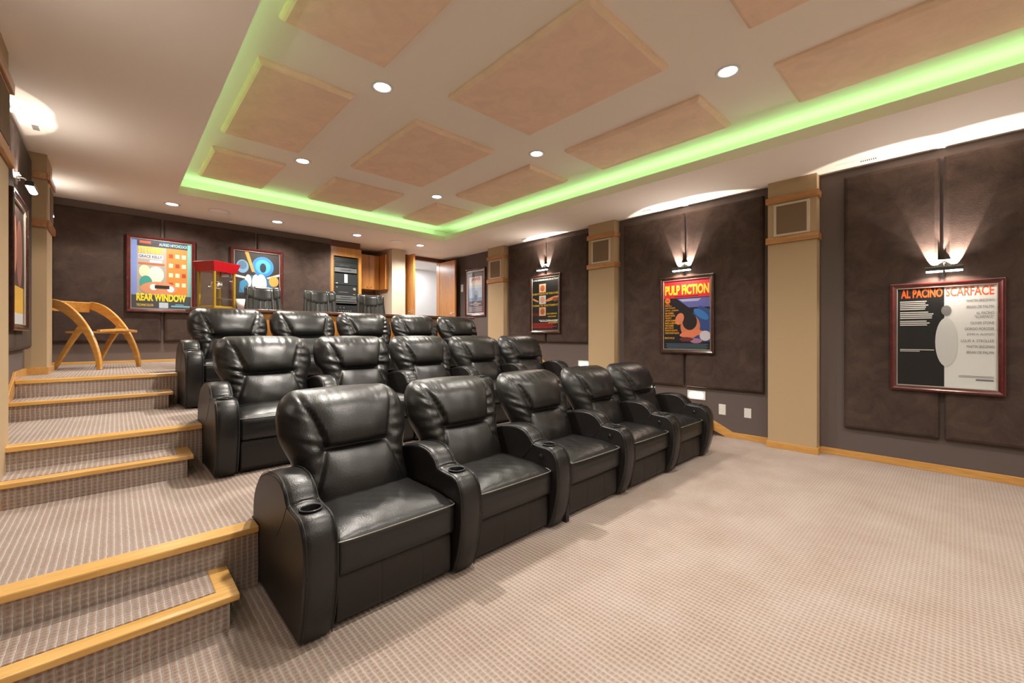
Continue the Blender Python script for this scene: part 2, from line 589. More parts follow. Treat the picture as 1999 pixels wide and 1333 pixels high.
def walls():
    H0 = ZT + .2
    m = MB(); m.box(XR, XR + .1, YF, YB + .5, -.1, H0)
    struct(m.obj('wall_right', 'wall'))
    m = MB(); m.box(XL - .1, XL, YF, YB + .9, -.1, H0)
    struct(m.obj('wall_left', 'wall'))
    m = MB(); m.box(XL - .1, XR + .1, YF - .1, YF, -.1, H0)
    struct(m.obj('wall_front', 'cream'))
    # back wall: flush part, niche for the rack and cupboards, door wall
    m = MB()
    m.box(XL - .1, 2.885, YB, YB + .9, P3 - .1, H0)
    m.box(2.885, 4.10, 8.65, 8.8, P3 - .1, H0)
    struct(m.obj('wall_back', 'wallback'))
    m = MB()
    m.box(4.40, 4.46, 8.3, 8.42, P3, H0)
    m.box(5.52, XR + .1, 8.3, 8.42, P3, H0)
    m.box(4.46, 5.52, 8.3, 8.42, 2.985, H0)
    struct(m.obj('wall_door_side', 'valance'), 'dark door wall at the back corner')
    m = MB()
    m.box(4.42, 7.0, 9.6, 9.7, P3 - .1, H0)
    m.box(4.36, 4.46, 8.85, 9.7, P3 - .1, H0); m.box(7.0, 7.1, 8.3, 9.7, P3 - .1, H0)
    m.box(4.42, 7.1, 8.43, 9.7, 3.0, 3.06)
    m.box(XR + .1, 7.1, 8.3, 8.42, P3 - .1, H0)
    struct(m.obj('wall_hall', 'white'), 'white hallway walls seen through the open doors')
    m = MB(); m.box(4.1, 7.1, 8.85, 9.7, P3 - .1, P3)
    struct(m.obj('floor_hall', 'carpet'))
    # tan pillar by the doors
    m = MB(); m.box(4.097, 4.40, YB, 8.8, P3, H0)
    struct(m.obj('pillar', 'cream'), 'plain cream pillar between the cupboard and the open doors')
    # ceiling: soffit ring, cove walls, tray top
    m = MB()
    tx0, tx1, ty0, ty1 = .56, 4.52, -1.6, 6.66
    c = .34
    ys, ye, xs, xe = YF - .1, 9.7, XL - .1, XR + 1.0
    m.box(xs, tx0, ys, ye, ZC, ZC + .10)
    m.box(tx1, xe, ys, ye, ZC, ZC + .10)
    m.box(tx0, tx1, ys, ty0, ZC, ZC + .10)
    m.box(tx0, tx1, ty1, ye, ZC, ZC + .10)
    m.box(xs, tx0 - c, ys, ye, ZC + .10, ZT)
    m.box(tx1 + c, xe, ys, ye, ZC + .10, ZT)
    m.box(tx0 - c, tx1 + c, ys, ty0 - c, ZC + .10, ZT)
    m.box(tx0 - c, tx1 + c, ty1 + c, ye, ZC + .10, ZT)
    m.box(xs, xe, ys, ye, ZT, ZT + .1)
    struct(m.obj('ceiling', 'ceiling'))
    # hidden green tape in the cove
    zl = ZC + .112
    for nm, loc, sx, sy, lab in (('a', (tx0 - .17, (ty0 + ty1) / 2), .03, ty1 - ty0, 'on the stair side'), ('b', (tx1 + .17, (ty0 + ty1) / 2), .03, ty1 - ty0, 'on the side of the poster wall'),
                            ('c', ((tx0 + tx1) / 2, ty1 + .17), tx1 - tx0, .03, 'above the back wall'), ('d', ((tx0 + tx1) / 2, ty0 - .17), tx1 - tx0, .03, 'at the screen end')):
        e = MB(); e.box(loc[0] - sx / 2, loc[0] + sx / 2, loc[1] - sy / 2, loc[1] + sy / 2, ZC + .1, ZC + .106)
        o = tag(e.obj('led_tape', 'led'), 'green light tape lying in the ceiling cove ' + lab, 'light strip', 'green cove light tapes')
        ln = max(sx, sy)
        area('cove_light', (loc[0], loc[1], zl), LED_W * ln / 6, sx if sx > .1 else .06, sy if sy > .1 else .06, (.80, 1, .66), (R(180), 0, 0))
walls()

# ---- baseboards / sloping skirts
def skirt(x0, x1, name, mat_='honeyY'):
    h = .072
    prof = [(YF, 0), (YF, h), (1.95, h)]
    top = [(1.95, 0)]
    ups = ((Y1, P1), (Y2, P2), (Y3, P3))
    z = 0
    for yn, z1 in ups:
        ya, yb_ = yn - .54, yn + .07
        prof.append((ya, z + h)); prof.append((yb_, z1 + h)); z = z1
    prof += [(YB, P3 + h), (YB, P3 - .03)]
    low = []
    z = P3
    for i in (2, 1, 0):
        yn = ups[i][0]; zl = ups[i - 1][1] if i else 0
        low += [(yn + .2, ups[i][1] - .03), (yn - .45, zl - .03 if zl else 0)]
    prof += low
    p2 = []
    for p in prof:
        if not p2 or (abs(p[0] - p2[-1][0]) + abs(p[1] - p2[-1][1])) > 1e-6: p2.append(p)
    m = MB(); m.prism(p2, x0, x1, 'yz')
    return m.obj(name, mat_, bevel=.003, seg=1)
struct(skirt(XL, XL + .02, 'baseboard_left'))
struct(skirt(XR - .02, XR, 'baseboard_right'))
m = MB(); m.box(XL, 2.87, YB - .018, YB, P3, P3 + .035)
struct(m.obj('baseboard_back', 'honey', bevel=.003))

# ---- pillars on the side walls
PIL = [(1.05, 1.52, 0), (3.60, 4.08, P1), (6.12, 6.59, P3)]
def side_pillar(side, y0, y1, z0, lab):
    fx = XR - .145 if side > 0 else XL + .145
    wx = XR if side > 0 else XL
    s = -1 if side > 0 else 1
    o = struct(thing('pillar', lab, 'pillar', (fx, (y0 + y1) / 2, z0)))
    T = Matrix.Translation((-fx, -(y0 + y1) / 2, -z0))
    m = MB(); m.box(fx, wx - s * .0, y0, y1, 0 if z0 == 0 else z0 - .35, ZC, T=T)
    m.obj('pillar_body', 'tan', o)
    for (za, zb) in ((2.815, 2.885), (2.35, 2.425)):
        m = MB()
        m.box(fx, fx + s * .025, y0 - .02, y1 + .02, za, zb, T=T)
        m.box(fx + s * .002, wx, y0 - .02, y0 + .002, za, zb, T=T)
        m.box(fx + s * .002, wx, y1 - .002, y1 + .02, za, zb, T=T)
        m.obj('oak_band', 'band', o, bevel=.006)
    yc = (y0 + y1) / 2
    g = MB(); g.box(fx, fx + s * .012, yc - .175, yc + .175, 2.43, 2.80, T=T)
    gf = g.obj('speaker_frame', 'cream', o, bevel=.004)
    g = MB(); g.box(fx + s * .010, fx + s * .016, yc - .145, yc + .145, 2.455, 2.775, T=T)
    gl = g.obj('speaker_cloth', 'grille', gf)
    b = MB()
    b.box(fx, fx + s * .016, y0 - .016, y1 + .016, z0, z0 + .072, T=T)
    b.box(fx + s * .001, wx, y0 - .016, y0 + .001, z0, z0 + .072, T=T)
    b.box(fx + s * .001, wx, y1 - .001, y1 + .016, z0, z0 + .072, T=T)
    b.obj('oak_plinth', 'honeyY', o, bevel=.003)
for i, (a, b, z) in enumerate(PIL):
    side_pillar(1, a, b, z, ('tan pillar with speaker panel standing on the lowest carpet level', 'tan pillar with speaker panel on the poster wall, rising beside the middle row', 'tan pillar with speaker panel on the poster wall, closest to the open doors')[i])
    if i: side_pillar(-1, a, b, z, (0, 'tan pillar with speaker panel cut by the picture edge above the steps', 'tan pillar with speaker panel beside the wooden chair')[i])

# ---- acoustic wall panels
def wall_panel(side, a0, a1, z0, z1, label, group):
    """side: 'R','L' (a = y) or 'B' (a = x)"""
    t, ch = .055, .035
    if side == 'R': org = Vector((XR, (a0 + a1) / 2, z0)); X, N = Vector((0, -1, 0)), Vector((-1, 0, 0))
    elif side == 'L': org = Vector((XL, (a0 + a1) / 2, z0)); X, N = Vector((0, 1, 0)), Vector((1, 0, 0))
    else: org = Vector(((a0 + a1) / 2, YB, z0)); X, N = Vector((1, 0, 0)), Vector((0, -1, 0))
    w, h = abs(a1 - a0) / 2, z1 - z0
    m = MB()
    rings = [(0, 0), (0, t - ch * .8), (ch * .35, t - ch * .25), (ch, t)]
    vs = []
    for ins, d in rings:
        for sx, zz in ((-w + ins, ins), (w - ins, ins), (w - ins, h - ins), (-w + ins, h - ins)):
            vs.append(tuple(X * sx + N * d + Vector((0, 0, zz))))
    fs = [(0, 1, 2, 3)[::-1], (12, 13, 14, 15)]
    for r in range(3):
        for k in range(4):
            fs.append((r * 4 + k, r * 4 + (k + 1) % 4, (r + 1) * 4 + (k + 1) % 4, (r + 1) * 4 + k))
    m.add(vs, fs)
    o = m.obj('acoustic_panel', 'suede', bevel=.004)
    o.location = org + N * .003
    return tag(o, label, 'wall panel', group)
G = 'dark suede acoustic panels on the walls'
wall_panel('L', -.75, .06, .317, 2.975, 'dark suede panel on the stair side wall beside the viewer, outside the picture', G)
wall_panel('L', .11, .83, .317, 2.975, 'dark suede panel on the stair side wall level with the first pillar, outside the picture', G)
wall_panel('L', 1.593, 2.535, .60, 2.97, 'dark suede panel on the stair side wall beside the lowest step, outside the picture', G)
wall_panel('L', 2.565, 3.50, .60, 2.97, 'dark suede panel on the stair side wall before the cut-off pillar, outside the picture', G)
wall_panel('R', .83, .115, .317, 2.975, 'dark suede wall panel beside the first pillar, behind the black and white poster', G)
wall_panel('R', .085, -.75, .317, 2.975, 'dark suede wall panel running out of the picture behind the black and white poster', G)
wall_panel('R', 3.50, 2.565, .60, 2.97, 'dark suede wall panel with the far half of the red-topped poster on it', G)
wall_panel('R', 2.535, 1.593, .60, 2.97, 'dark suede wall panel with the near half of the red-topped poster on it', G)
wall_panel('R', 6.03, 5.11, 1.17, 2.98, 'dark suede wall panel with the far half of the black and yellow poster on it', G)
wall_panel('R', 5.08, 4.16, 1.17, 2.98, 'dark suede wall panel with the near half of the black and yellow poster on it', G)
wall_panel('B', -.60, .485, 1.20, 2.965, 'brown suede back wall panel above the wooden chair', G)
wall_panel('B', .515, 1.665, 1.20, 2.965, 'brown suede back wall panel behind the popcorn machine', G)
wall_panel('B', 1.695, 2.86, 1.20, 2.965, 'brown suede back wall panel next to the equipment rack', G)
wall_panel('L', 4.16, 5.08, 1.17, 2.98, 'dark suede panel on the stair side wall under the nearer side of the edge-on poster', G)
wall_panel('L', 5.11, 6.03, 1.17, 2.98, 'dark suede panel on the stair side wall under the far side of the edge-on poster', G)

# ---- ceiling panels
def ceiling_panel(x0, x1, y0, y1, label):
    t, ch = .045, .03
    cx, cy = (x0 + x1) / 2, (y0 + y1) / 2
    w, h = (x1 - x0) / 2, (y1 - y0) / 2
    vs = []
    for ins, d in ((0, 0), (0, .02), (ch * .5, .036), (ch, t)):
        for sx, sy in ((-1, -1), (1, -1), (1, 1), (-1, 1)):
            vs.append((sx * (w - ins), sy * (h - ins), -d))
    fs = [(0, 1, 2, 3), (15, 14, 13, 12)]
    for r in range(3):
        for k in range(4):
            fs.append((r * 4 + k, r * 4 + (k + 1) % 4, (r + 1) * 4 + (k + 1) % 4, (r + 1) * 4 + k))
    m = MB(); m.add(vs, fs)
    o = m.obj('ceiling_panel', 'cpanel', bevel=.003)
    o.location = (cx, cy, ZT)
    tag(o, label, 'ceiling panel', 'pink beige panels in the ceiling tray')
CP = [(.76, 1.48, 5.50, 6.56, 'smaller pink beige ceiling panel in the back corner above the wooden chair'),
      (.76, 1.48, 3.50, 5.00, 'pink beige ceiling panel next to the green-edged stair side of the tray'),
      (.76, 1.48, 1.50, 2.97, 'pink beige ceiling panel cut by the top of the picture on the stair side'),
      (2.06, 3.04, 5.50, 6.56, 'low-looking wide ceiling panel in the middle of the back row of panels'),
      (2.06, 3.04, 3.50, 5.00, 'wide pink beige ceiling panel in the centre of the tray'),
      (2.06, 3.04, 1.50, 2.97, 'largest looking pink beige ceiling panel overhead in the middle'),
      (2.06, 3.04, -.55, .945, 'wide ceiling panel of which only a corner shows at the top edge'),
      (3.60, 4.31, 5.50, 6.56, 'smallest looking ceiling panel in the back corner above the open doors'),
      (3.60, 4.31, 3.50, 5.00, 'pink beige ceiling panel above the black and yellow poster'),
      (3.60, 4.31, 1.50, 2.97, 'pink beige ceiling panel above the red-topped poster'),
      (3.60, 4.31, -.55, .945, 'long ceiling panel reaching out of the picture above the black and white poster')]
for c_ in CP: ceiling_panel(*c_)

# ---- recessed lights
def downlight(x, y, z, label, k=1.0, power=1.0):
    t = thing('recessed_light', label, 'ceiling light', (x, y, z), 0, 'recessed ceiling lights')
    m = MB(); m.lathe([(.062, .0), (.064, -.004), (.082, -.007), (.092, -.004), (.093, 0)], n=36)
    m.obj('trim_ring', 'plate', t)
    m = MB(); m.lathe([(0, -.0035), (.045, -.0035), (.063, -.002)], n=36)
    m.obj('lens', 'lamp', t)
    spot('recessed_light_beam', (0, 0, -.02), CAN_W * power, 150, .75, .045, WARM, (0, 0, 0), t)
DL = ['recessed light between the two nearer stair-side ceiling panels', 'recessed light in the tray above the back row, stair side', 'bright recessed light in the tray nearest the black and white poster', 'recessed light in the tray above the middle row, poster side', 'recessed light in the tray nearest the open doors',
      'recessed light straight overhead out of the picture', 'recessed light behind the viewer on the stair side', 'recessed light behind the viewer on the poster side']
DP = (1.9, 1.6, .6, .85, 1.0, 1.0, .7, .5)
for (x, y), l, p_ in zip(CANS_TRAY, DL, DP): downlight(x, y, ZT, l, power=p_)
DS = ['recessed light in the low ceiling above the blue and orange poster', 'recessed light in the low ceiling in front of the space poster', 'recessed light in the low ceiling in front of the equipment rack', 'recessed light in the low ceiling in front of the open doors']
for (x, y), l, p_ in zip(CANS_SOFFIT, DS, (.55, .65, .9, .9)): downlight(x, y, ZC, l, power=p_)
for i, x in enumerate((.3, 1.6, 2.9, 4.2, 5.2)):  # extra unseen lamps, added so the front wall bounces light into the room
    downlight(x, -1.95, ZC, 'added recessed fill light behind the viewer at the screen end, ' + ('next to the stair side wall', 'second from the stair side', 'in the middle', 'second from the poster wall', 'next to the poster wall')[i], power=.22)
for (x, y), l in (((1.08, 7.22), 'flat round ceiling speaker between the recessed lights near the popcorn machine'), ((3.88, 7.285), 'flat round ceiling speaker above the pillar by the doors')):
    t = thing('ceiling_speaker', l, 'speaker', (x, y, ZC), 0, 'round ceiling speakers')
    m = MB(); m.lathe([(.115, 0), (.118, -.006), (.13, -.006), (.132, 0)], n=40); m.obj('rim', 'plate', t)
    m = MB(); m.lathe([(0, -.005), (.117, -.005)], n=40); m.obj('speaker_mesh', 'spk', t)
# ---- ceiling vents
for (x, y, l) in ((5.505, .70, 'slotted ceiling vent near the first pillar'), (5.46, 3.10, 'slotted ceiling vent in front of the red-topped poster'), (5.46, 5.55, 'slotted ceiling vent in front of the black and yellow poster'), (-.49, 5.46, 'slotted ceiling vent above the steps')):
    t = thing('ceiling_vent', l, 'vent', (x, y, ZC), 0, 'slotted ceiling vents')
    m = MB(); m.box(-.055, .055, -.17, .17, -.004, 0); m.obj('vent_plate', 'ceiling', t, bevel=.001, seg=1)
    m = MB()
    for i in range(8): m.box(-.02 , .02, -.145 + i * .016, -.137 + i * .016, -.0052, -.003)
    m.obj('vent_slot', 'blackmat', t)
#@@FIX
# ---- picture lights (sconces)
def sconce(side, y, z, label, on_panel=True):
    px = (XR - .055) if side > 0 else (XL + .055)
    if not on_panel: px = XR if side > 0 else XL
    rz = R(-90) if side > 0 else R(90)
    t = thing('picture_light', label, 'wall lamp', (px, y, z), rz, 'picture lights above the posters')
    m = MB(); m.box(-.048, .048, -.012, 0, -.005, .075); m.box(-.048, .048, -.03, 0, .070, .076)
    m.obj('backplate', 'steel', t, bevel=.002)
    m = MB(); m.tube([(0, -.012, .045), (0, -.05, .04), (0, -.085, .0)], .008); m.cyl((0, -.028, .03), .014, .03, 'y'); 
    m.obj('arm', 'chrome', t)
    m = MB()
    m.prism([(-.115, -.035), (-.115, -.005), (-.105, .004), (-.075, .004), (-.065, -.005), (-.065, -.035)], -.125, .125, 'yz')
    hb = m.obj('lamp_housing', 'dsteel', t, bevel=.002)
    for s in (-1, 1):
        m = MB()
        prof = []
        n = 12
        for i in range(n + 1):
            a = math.pi * i / n
            prof.append((-.09 - .023 * math.cos(a), -.034 - .016 * math.sin(a)))
        x0, x1 = (.008, .118) if s > 0 else (-.118, -.008)
        m.prism(prof, x0, x1, 'yz')
        m.obj('lamp_glass', 'lampbar', t, bevel=.003)
    # light the fixture gives: up the wall, and down over the poster
    kk = min(1, ((ZC - z) / 1.0) ** .8)
    for s in (-1, 1):
        spot('picture_light_up', (s * .075, -.036, .012), SCONCE_W * (9 if side > 0 else 2.4) * kk, 80, .12, .005, (1, .86, .74), (R(159), R(-14 * s), 0), t)
        spot('picture_light_wash', (s * .11, -.095, .012), SCONCE_W * (.9 if side > 0 else .7) * kk, 150, .9, .02, (1, .92, .84), (R(180 + 24), 0, 0), t)
    for s in (-1, 1):
        spot('picture_light_down', (s * .06, -.10, -.056), SCONCE_W * .65, 158, .25, .012, (1, .86, .72), (0, 0, 0), t)
sconce(1, .085, 1.93, 'lit picture light above the black and white poster')
sconce(1, 2.55, 2.21, 'lit picture light above the red-topped poster')
sconce(1, 5.09, 2.50, 'lit picture light above the black and yellow poster')
sconce(-1, 5.09, 2.50, 'lit picture light above the edge-on poster on the stair side wall')
sconce(-1, 2.55, 2.21, 'lit picture light on the stair side wall before the first pillar, outside the picture')
sconce(-1, .085, 1.93, 'lit picture light on the stair side wall right beside the viewer, outside the picture')
sconce(-1, 7.15, 2.72, 'lit picture light peeping out beside the far stair side pillar', False)

# ---- step lights, outlets, switches
def step_light(side, y, z, label):
    px = XR if side > 0 else XL
    t = thing('step_light', label, 'step light', (px, y, z), R(-90) if side > 0 else R(90), 'step lights low on the side walls')
    m = MB()
    for a in ((-.12, -.085, -.058, .058), (.085, .12, -.058, .058), (-.085, .085, -.058, -.03), (-.085, .085, .03, .058)):
        m.box(a[0], a[1], -.012, 0, a[2], a[3])
    m.obj('step_light_frame', 'plate', t, bevel=.001, seg=1)
    m = MB(); m.box(-.086, .086, -.006, 0, -.031, .031); m.obj('lit_glass', 'steplamp', t)
    area('step_light_glow', (0, -.015, 0), 1.2, .16, .05, (1, .95, .85), (R(90), 0, 0), t)
step_light(1, 2.41, .495, 'lit step light under the red-topped poster, behind the front row')
step_light(1, 4.27, .815, 'lit step light low on the wall, half hidden behind the front row near a pillar')
step_light(-1, 5.02, 1.05, 'lit step light low on the stair side wall')

def plate(loc, rz, w, h, label, kind='outlet'):
    t = thing('wall_' + kind + '_plate', label, kind, loc, rz)
    m = MB(); m.box(-w / 2, w / 2, -.006, 0, -h / 2, h / 2); m.obj('cover', 'plate', t, bevel=.002)
    m = MB()
    if kind == 'outlet':
        for s in (-1, 1):
            m.cyl((0, -.0085, s * .026), .016, .004, 'y', 20)
        m.obj('socket', 'plate', t)
    else:
        m.box(-.009, .009, -.016, -.005, -.02, .02); m.obj('toggle', 'plate', t, bevel=.002)
plate((XR, 2.08, .343), R(-90), .085, .135, 'white wall plate closer to the front row of recliners', 'outlet')
plate((XR, 1.78, .335), R(-90), .08, .118, 'white wall plate closer to the first pillar', 'outlet')
plate((XR, 7.664, 2.355), R(-90), .085, .165, 'white light switch beside the white-bordered poster near the doors', 'switch')
plate((6.29, 9.6, 2.12), 0, .08, .13, 'white light switch on the hallway wall beyond the doors', 'switch')
m = MB(); m.box(3.6, 4.0, 9.59, 9.6, 2, 2.01)

# ================================================================== posters (plain stand-in artwork)
random.seed(4)
def poster_bw(w, h):
    a = Art(w, h, (214, 216, 216))
    a.rect(0, 0, .50, 1, (14, 14, 15))
    a.text('AL PACINO', .05, .895, .485, .985, (238, 96, 30), .035)
    a.text('SCARFACE', .515, .895, .965, .985, (225, 92, 48), .02)
    for blk, n, v0 in ((0, 5, .865), (1, 4, .755), (2, 3, .665)):
        for i in range(n):
            v = v0 - i * .0195
            a.rect(.04, v - .011, .04 + (.26 + .1 * random.random()), v, (205, 205, 202))
    a.rect(.04, .365, .40, .373, (200, 200, 198)); a.rect(.04, .350, .25, .358, (200, 200, 198))
    names = ['MARTIN BREGMAN', 'BRIAN DE PALMA', 'AL PACINO', '"SCARFACE"', 'OLIVER STONE', 'GIORGIO MORODER', 'JOHN A. ALONZO', 'LOUIS A. STROLLER', 'MARTIN BREGMAN', 'BRIAN DE PALMA']
    vv = [.835, .775, .715, .68, .62, .565, .51, .45, .395, .34]
    for s, v in zip(names, vv):
        wd = .0155 * len(s)
        a.text(s, .965 - wd * 1.15, v, .965, v + .026, (120, 122, 124))
    # generic shape in place of the printed figure
    a.ell(.52, .45, .11, .24, (196, 198, 198))
    a.ell(.52, .76, .05, .05, (120, 120, 122))
    a.rect(.64, .125, .96, .129, (130, 132, 134)); a.rect(.64, .113, .96, .117, (130, 132, 134))
    a.rect(.80, .085, .96, .10, (110, 112, 114))
    return a
def poster_red(w, h):
    a = Art(w, h, (20, 17, 24))
    a.rect(0, .74, 1, 1, (206, 40, 52))
    a.text('a QUENTIN TARANTINO film', .06, .935, .62, .965, (90, 12, 22))
    a.text('PULP FICTION', .045, .785, .955, .925, (250, 214, 44), .045)
    a.rect(.25, .755, .75, .768, (110, 14, 24))
    a.poly([(.30, .73), (1, .73), (1, .60), (.55, .60)], (96, 100, 172))
    a.poly([(.34, .72), (.80, .72), (.74, .685), (.42, .685)], (168, 170, 210))
    a.ell(.10, .705, .06, .042, (235, 130, 30)); a.text('10\u00a2', .068, .69, .135, .722, (120, 20, 20), .01)
    a.rect(.045, .645, .15, .655, (220, 140, 40)); a.rect(.045, .625, .19, .635, (220, 140, 40))
    a.poly([(.40, .12), (1, .12), (1, .55), (.78, .62), (.5, .42)], (46, 74, 138))
    a.ell(.80, .50, .16, .055, (50, 120, 190), rot=-.4)
    a.ell(.58, .33, .20, .17, (214, 122, 84))
    a.ell(.57, .40, .15, .12, (28, 20, 26))
    a.ell(.36, .44, .10, .075, (222, 132, 96), rot=.6)
    a.ell(.60, .23, .24, .045, (226, 130, 92), rot=.1)
    a.ell(.88, .20, .11, .07, (206, 200, 214)); a.ell(.70, .13, .12, .035, (170, 120, 150))
    a.ell(.50, .15, .14, .03, (110, 40, 46))
    names = ['JOHN TRAVOLTA', 'SAMUEL L. JACKSON', 'UMA THURMAN', 'HARVEY KEITEL', 'TIM ROTH', 'AMANDA PLUMMER', 'MARIA de MEDEIROS', 'VING RHAMES', 'ERIC STOLTZ', 'ROSANNA ARQUETTE', 'CHRISTOPHER WALKEN', '', 'BRUCE WILLIS']
    for i, s in enumerate(names):
        if s: a.text(s, .045, .585 - i * .036, .045 + .017 * len(s), .611 - i * .036, (246, 176, 42), .02)
    a.rect(0, 0, 1, .095, (10, 14, 20))
    for i in range(4): a.rect(.06 + .03 * (i % 2), .078 - i * .019, .94 - .03 * (i % 2), .086 - i * .019, (86, 110, 128))
    return a
def poster_gold(w, h):
    a = Art(w, h, (14, 17, 15))
    a.text('JAMES BOND IS BACK IN ACTION!', .03, .93, .97, .975, (232, 236, 226), .02)
    for v, c1 in ((.72, (224, 176, 140)), (.50, (216, 160, 120)), (.28, (222, 172, 134))):
        a.rect(.27, v, .52, v + .16, (206, 206, 212) if v == .50 else c1)
        a.ell(.395, v + .08, .08, .06, c1 if v == .50 else (168, 96, 60))
    a.text('EVERYTHING HE TOUCHES', .02, .675, .98, .71, (232, 196, 40), .02)
    a.ell(.74, .59, .24, .03, (222, 150, 96), rot=.16); a.ell(.12, .58, .14, .018, (222, 150, 96), rot=-.25)
    a.ell(.86, .575, .10, .035, (150, 84, 50))
    a.text('TURNS TO EXCITEMENT!', .02, .455, .98, .49, (232, 196, 40), .02)
    a.text('ALBERT R. BROCCOLI', .02, .31, .26, .328, (190, 30, 26)); a.text('HARRY SALTZMAN', .02, .285, .26, .303, (190, 30, 26))
    a.text('IAN FLEMING\'S', .56, .30, .92, .328, (230, 190, 40), .02)
    a.text('SEAN CONNERY', .60, .25, .90, .275, (230, 190, 40), .02)
    a.text('"GOLDFINGER"', .27, .165, .98, .205, (236, 236, 228), .03)
    a.rect(.60, .142, .95, .152, (220, 190, 60))
    for i in range(4): a.rect(.02, .125 - i * .026, .9 - .12 * (i % 2), .137 - i * .026, (186, 32, 26))
    return a
def poster_blue(w, h):
    a = Art(w, h, (232, 232, 232))
    a.rect(.035, .03, .965, .97, (58, 34, 48))
    a.text('The terrifying motion picture', .2, .925, .8, .945, (210, 205, 212)); a.text('from the terrifying No.1 best seller.', .1, .895, .9, .915, (210, 205, 212))
    a.rect(.14, .30, .86, .86, (160, 182, 212)); a.rect(.14, .66, .86, .86, (226, 226, 222))
    a.rect(.14, .60, .86, .66, (196, 206, 220)); a.rect(.14, .30, .86, .38, (104, 134, 176))
    a.text('JAWS', .25, .745, .76, .84, (214, 44, 34), .04)
    a.ell(.52, .44, .13, .11, (128, 146, 170)); a.ell(.52, .38, .085, .07, (70, 84, 108))
    a.text('ROY', .40, .255, .60, .28, (226, 222, 228), .02); a.text('ROBERT SHAW', .22, .225, .80, .25, (226, 222, 228), .02); a.text('RICHARD DREYFUSS', .36, .195, .66, .215, (226, 222, 228), .02)
    for i in range(5): a.rect(.1 + .04 * (i % 2), .16 - i * .024, .9 - .04 * (i % 2), .17 - i * .024, (176, 168, 182))
    return a
def poster_window(w, h):
    a = Art(w, h, (118, 160, 206))
    a.rect(.0, 0, .10, 1, (128, 150, 216)); a.rect(.92, 0, 1, 1, (120, 190, 190))
    a.rect(.10, .12, .93, .98, (176, 166, 156))
    a.rect(.10, .90, .93, .98, (66, 60, 66)); a.text('ALFRED HITCHCOCK', .45, .925, .93, .965, (150, 214, 226), .02); a.rect(.14, .94, .32, .975, (196, 92, 60))
    a.rect(.57, .22, .93, .90, (226, 138, 66))
    for i in range(4):
        for j in range(3):
            a.rect(.61 + j * .11, .34 + i * .14, .68 + j * .11, .40 + i * .14, (246, 226, 190) if (i + j) % 3 else (176, 70, 40))
    a.text('STEWART', .12, .80, .53, .895, (248, 212, 38), .03)
    a.rect(.12, .72, .52, .79, (206, 208, 212)); a.text('GRACE KELLY', .13, .735, .50, .775, (60, 60, 90), .02)
    a.rect(.12, .64, .54, .665, (190, 110, 70)); a.rect(.30, .67, .50, .71, (240, 240, 240))
    # generic pale shapes in place of the printed people
    a.ell(.22, .54, .09, .09, (240, 224, 190)); a.ell(.40, .50, .13, .12, (232, 226, 216)); a.ell(.24, .38, .10, .10, (70, 160, 150))
    a.ell(.45, .30, .30, .10, (214, 150, 110)); a.ell(.36, .32, .06, .045, (246, 246, 246)); a.ell(.64, .30, .06, .045, (246, 246, 246)); a.rect(.38, .30, .62, .35, (50, 40, 40))
    a.rect(.0, 0, 1, .20, (72, 74, 80))
    a.text('REAR WINDOW', .09, .115, .90, .225, (250, 226, 40), .045)
    a.text('TECHNICOLOR', .09, .04, .36, .075, (240, 200, 50), .02)
    a.rect(.45, .02, .60, .10, (196, 208, 224)); a.rect(.65, .04, .97, .06, (130, 196, 220)); a.rect(.72, .07, .86, .08, (130, 196, 220))
    return a
def poster_space(w, h):
    a = Art(w, h, (44, 38, 36))
    a.ell(.62, .76, .24, .17, (46, 122, 186)); a.ell(.62, .76, .17, .12, (70, 160, 214))
    a.ell(.62, .74, .07, .08, (30, 40, 60))
    a.ell(.18, .74, .13, .11, (110, 150, 180)); a.ell(.18, .76, .09, .07, (80, 112, 140))
    a.poly([(.22, 1), (.30, 1), (.44, .66), (.38, .66)], (238, 150, 60))
    a.poly([(1, .66), (1, .62), (.70, .55), (.70, .58)], (240, 190, 190))
    a.poly([(0, .60), (0, .565), (.4, .52), (.4, .55)], (240, 220, 214))
    a.poly([(.1, .3), (.9, .3), (.84, .5), (.62, .62), (.36, .60), (.12, .48)], (52, 104, 140))
    a.ell(.58, .46, .12, .17, (230, 226, 220)); a.ell(.46, .48, .08, .14, (220, 214, 206)); a.ell(.30, .50, .07, .11, (232, 222, 206))
    a.ell(.86, .52, .11, .09, (216, 150, 70)); a.ell(.22, .42, .09, .10, (60, 128, 168)); a.ell(.68, .34, .07, .08, (196, 140, 50))
    a.rect(.03, .02, .97, .26, (30, 28, 30))
    return a
def poster_side(w, h):
    a = Art(w, h, (70, 52, 48))
    a.rect(0, 0, 1, .10, (206, 206, 210)); a.rect(0, .10, 1, .32, (222, 176, 70))
    a.ell(.3, .65, .2, .25, (206, 142, 116)); a.ell(.7, .6, .22, .28, (150, 96, 84))
    return a
PX = XR - .0605
framed_poster('black and white poster with orange lettering in a red-brown frame', (PX, .085, 1.283), R(-90), .748, 1.036, poster_bw(.66, .945))
framed_poster('poster with a red top band and yellow title in a dark brown frame', (PX, 2.52, 1.578), R(-90), .74, 1.045, poster_red(.66, .955), 'mahog_dark')
framed_poster('black poster with white and yellow lines of lettering in a dark brown frame', (PX, 5.085, 1.860), R(-90), .735, 1.05, poster_gold(.65, .96), 'mahog_dark')
framed_poster('pale blue poster with a short red title, on the wall near the open doors', (XR, 7.17, 2.225), R(-90), .70, 1.04, poster_blue(.61, .95), 'mahog')
framed_poster('blue and orange poster with yellow lettering in a red-brown frame above the wooden chair side', (.492, YB - .0605, 2.158), 0, .765, 1.07, poster_window(.675, .98))
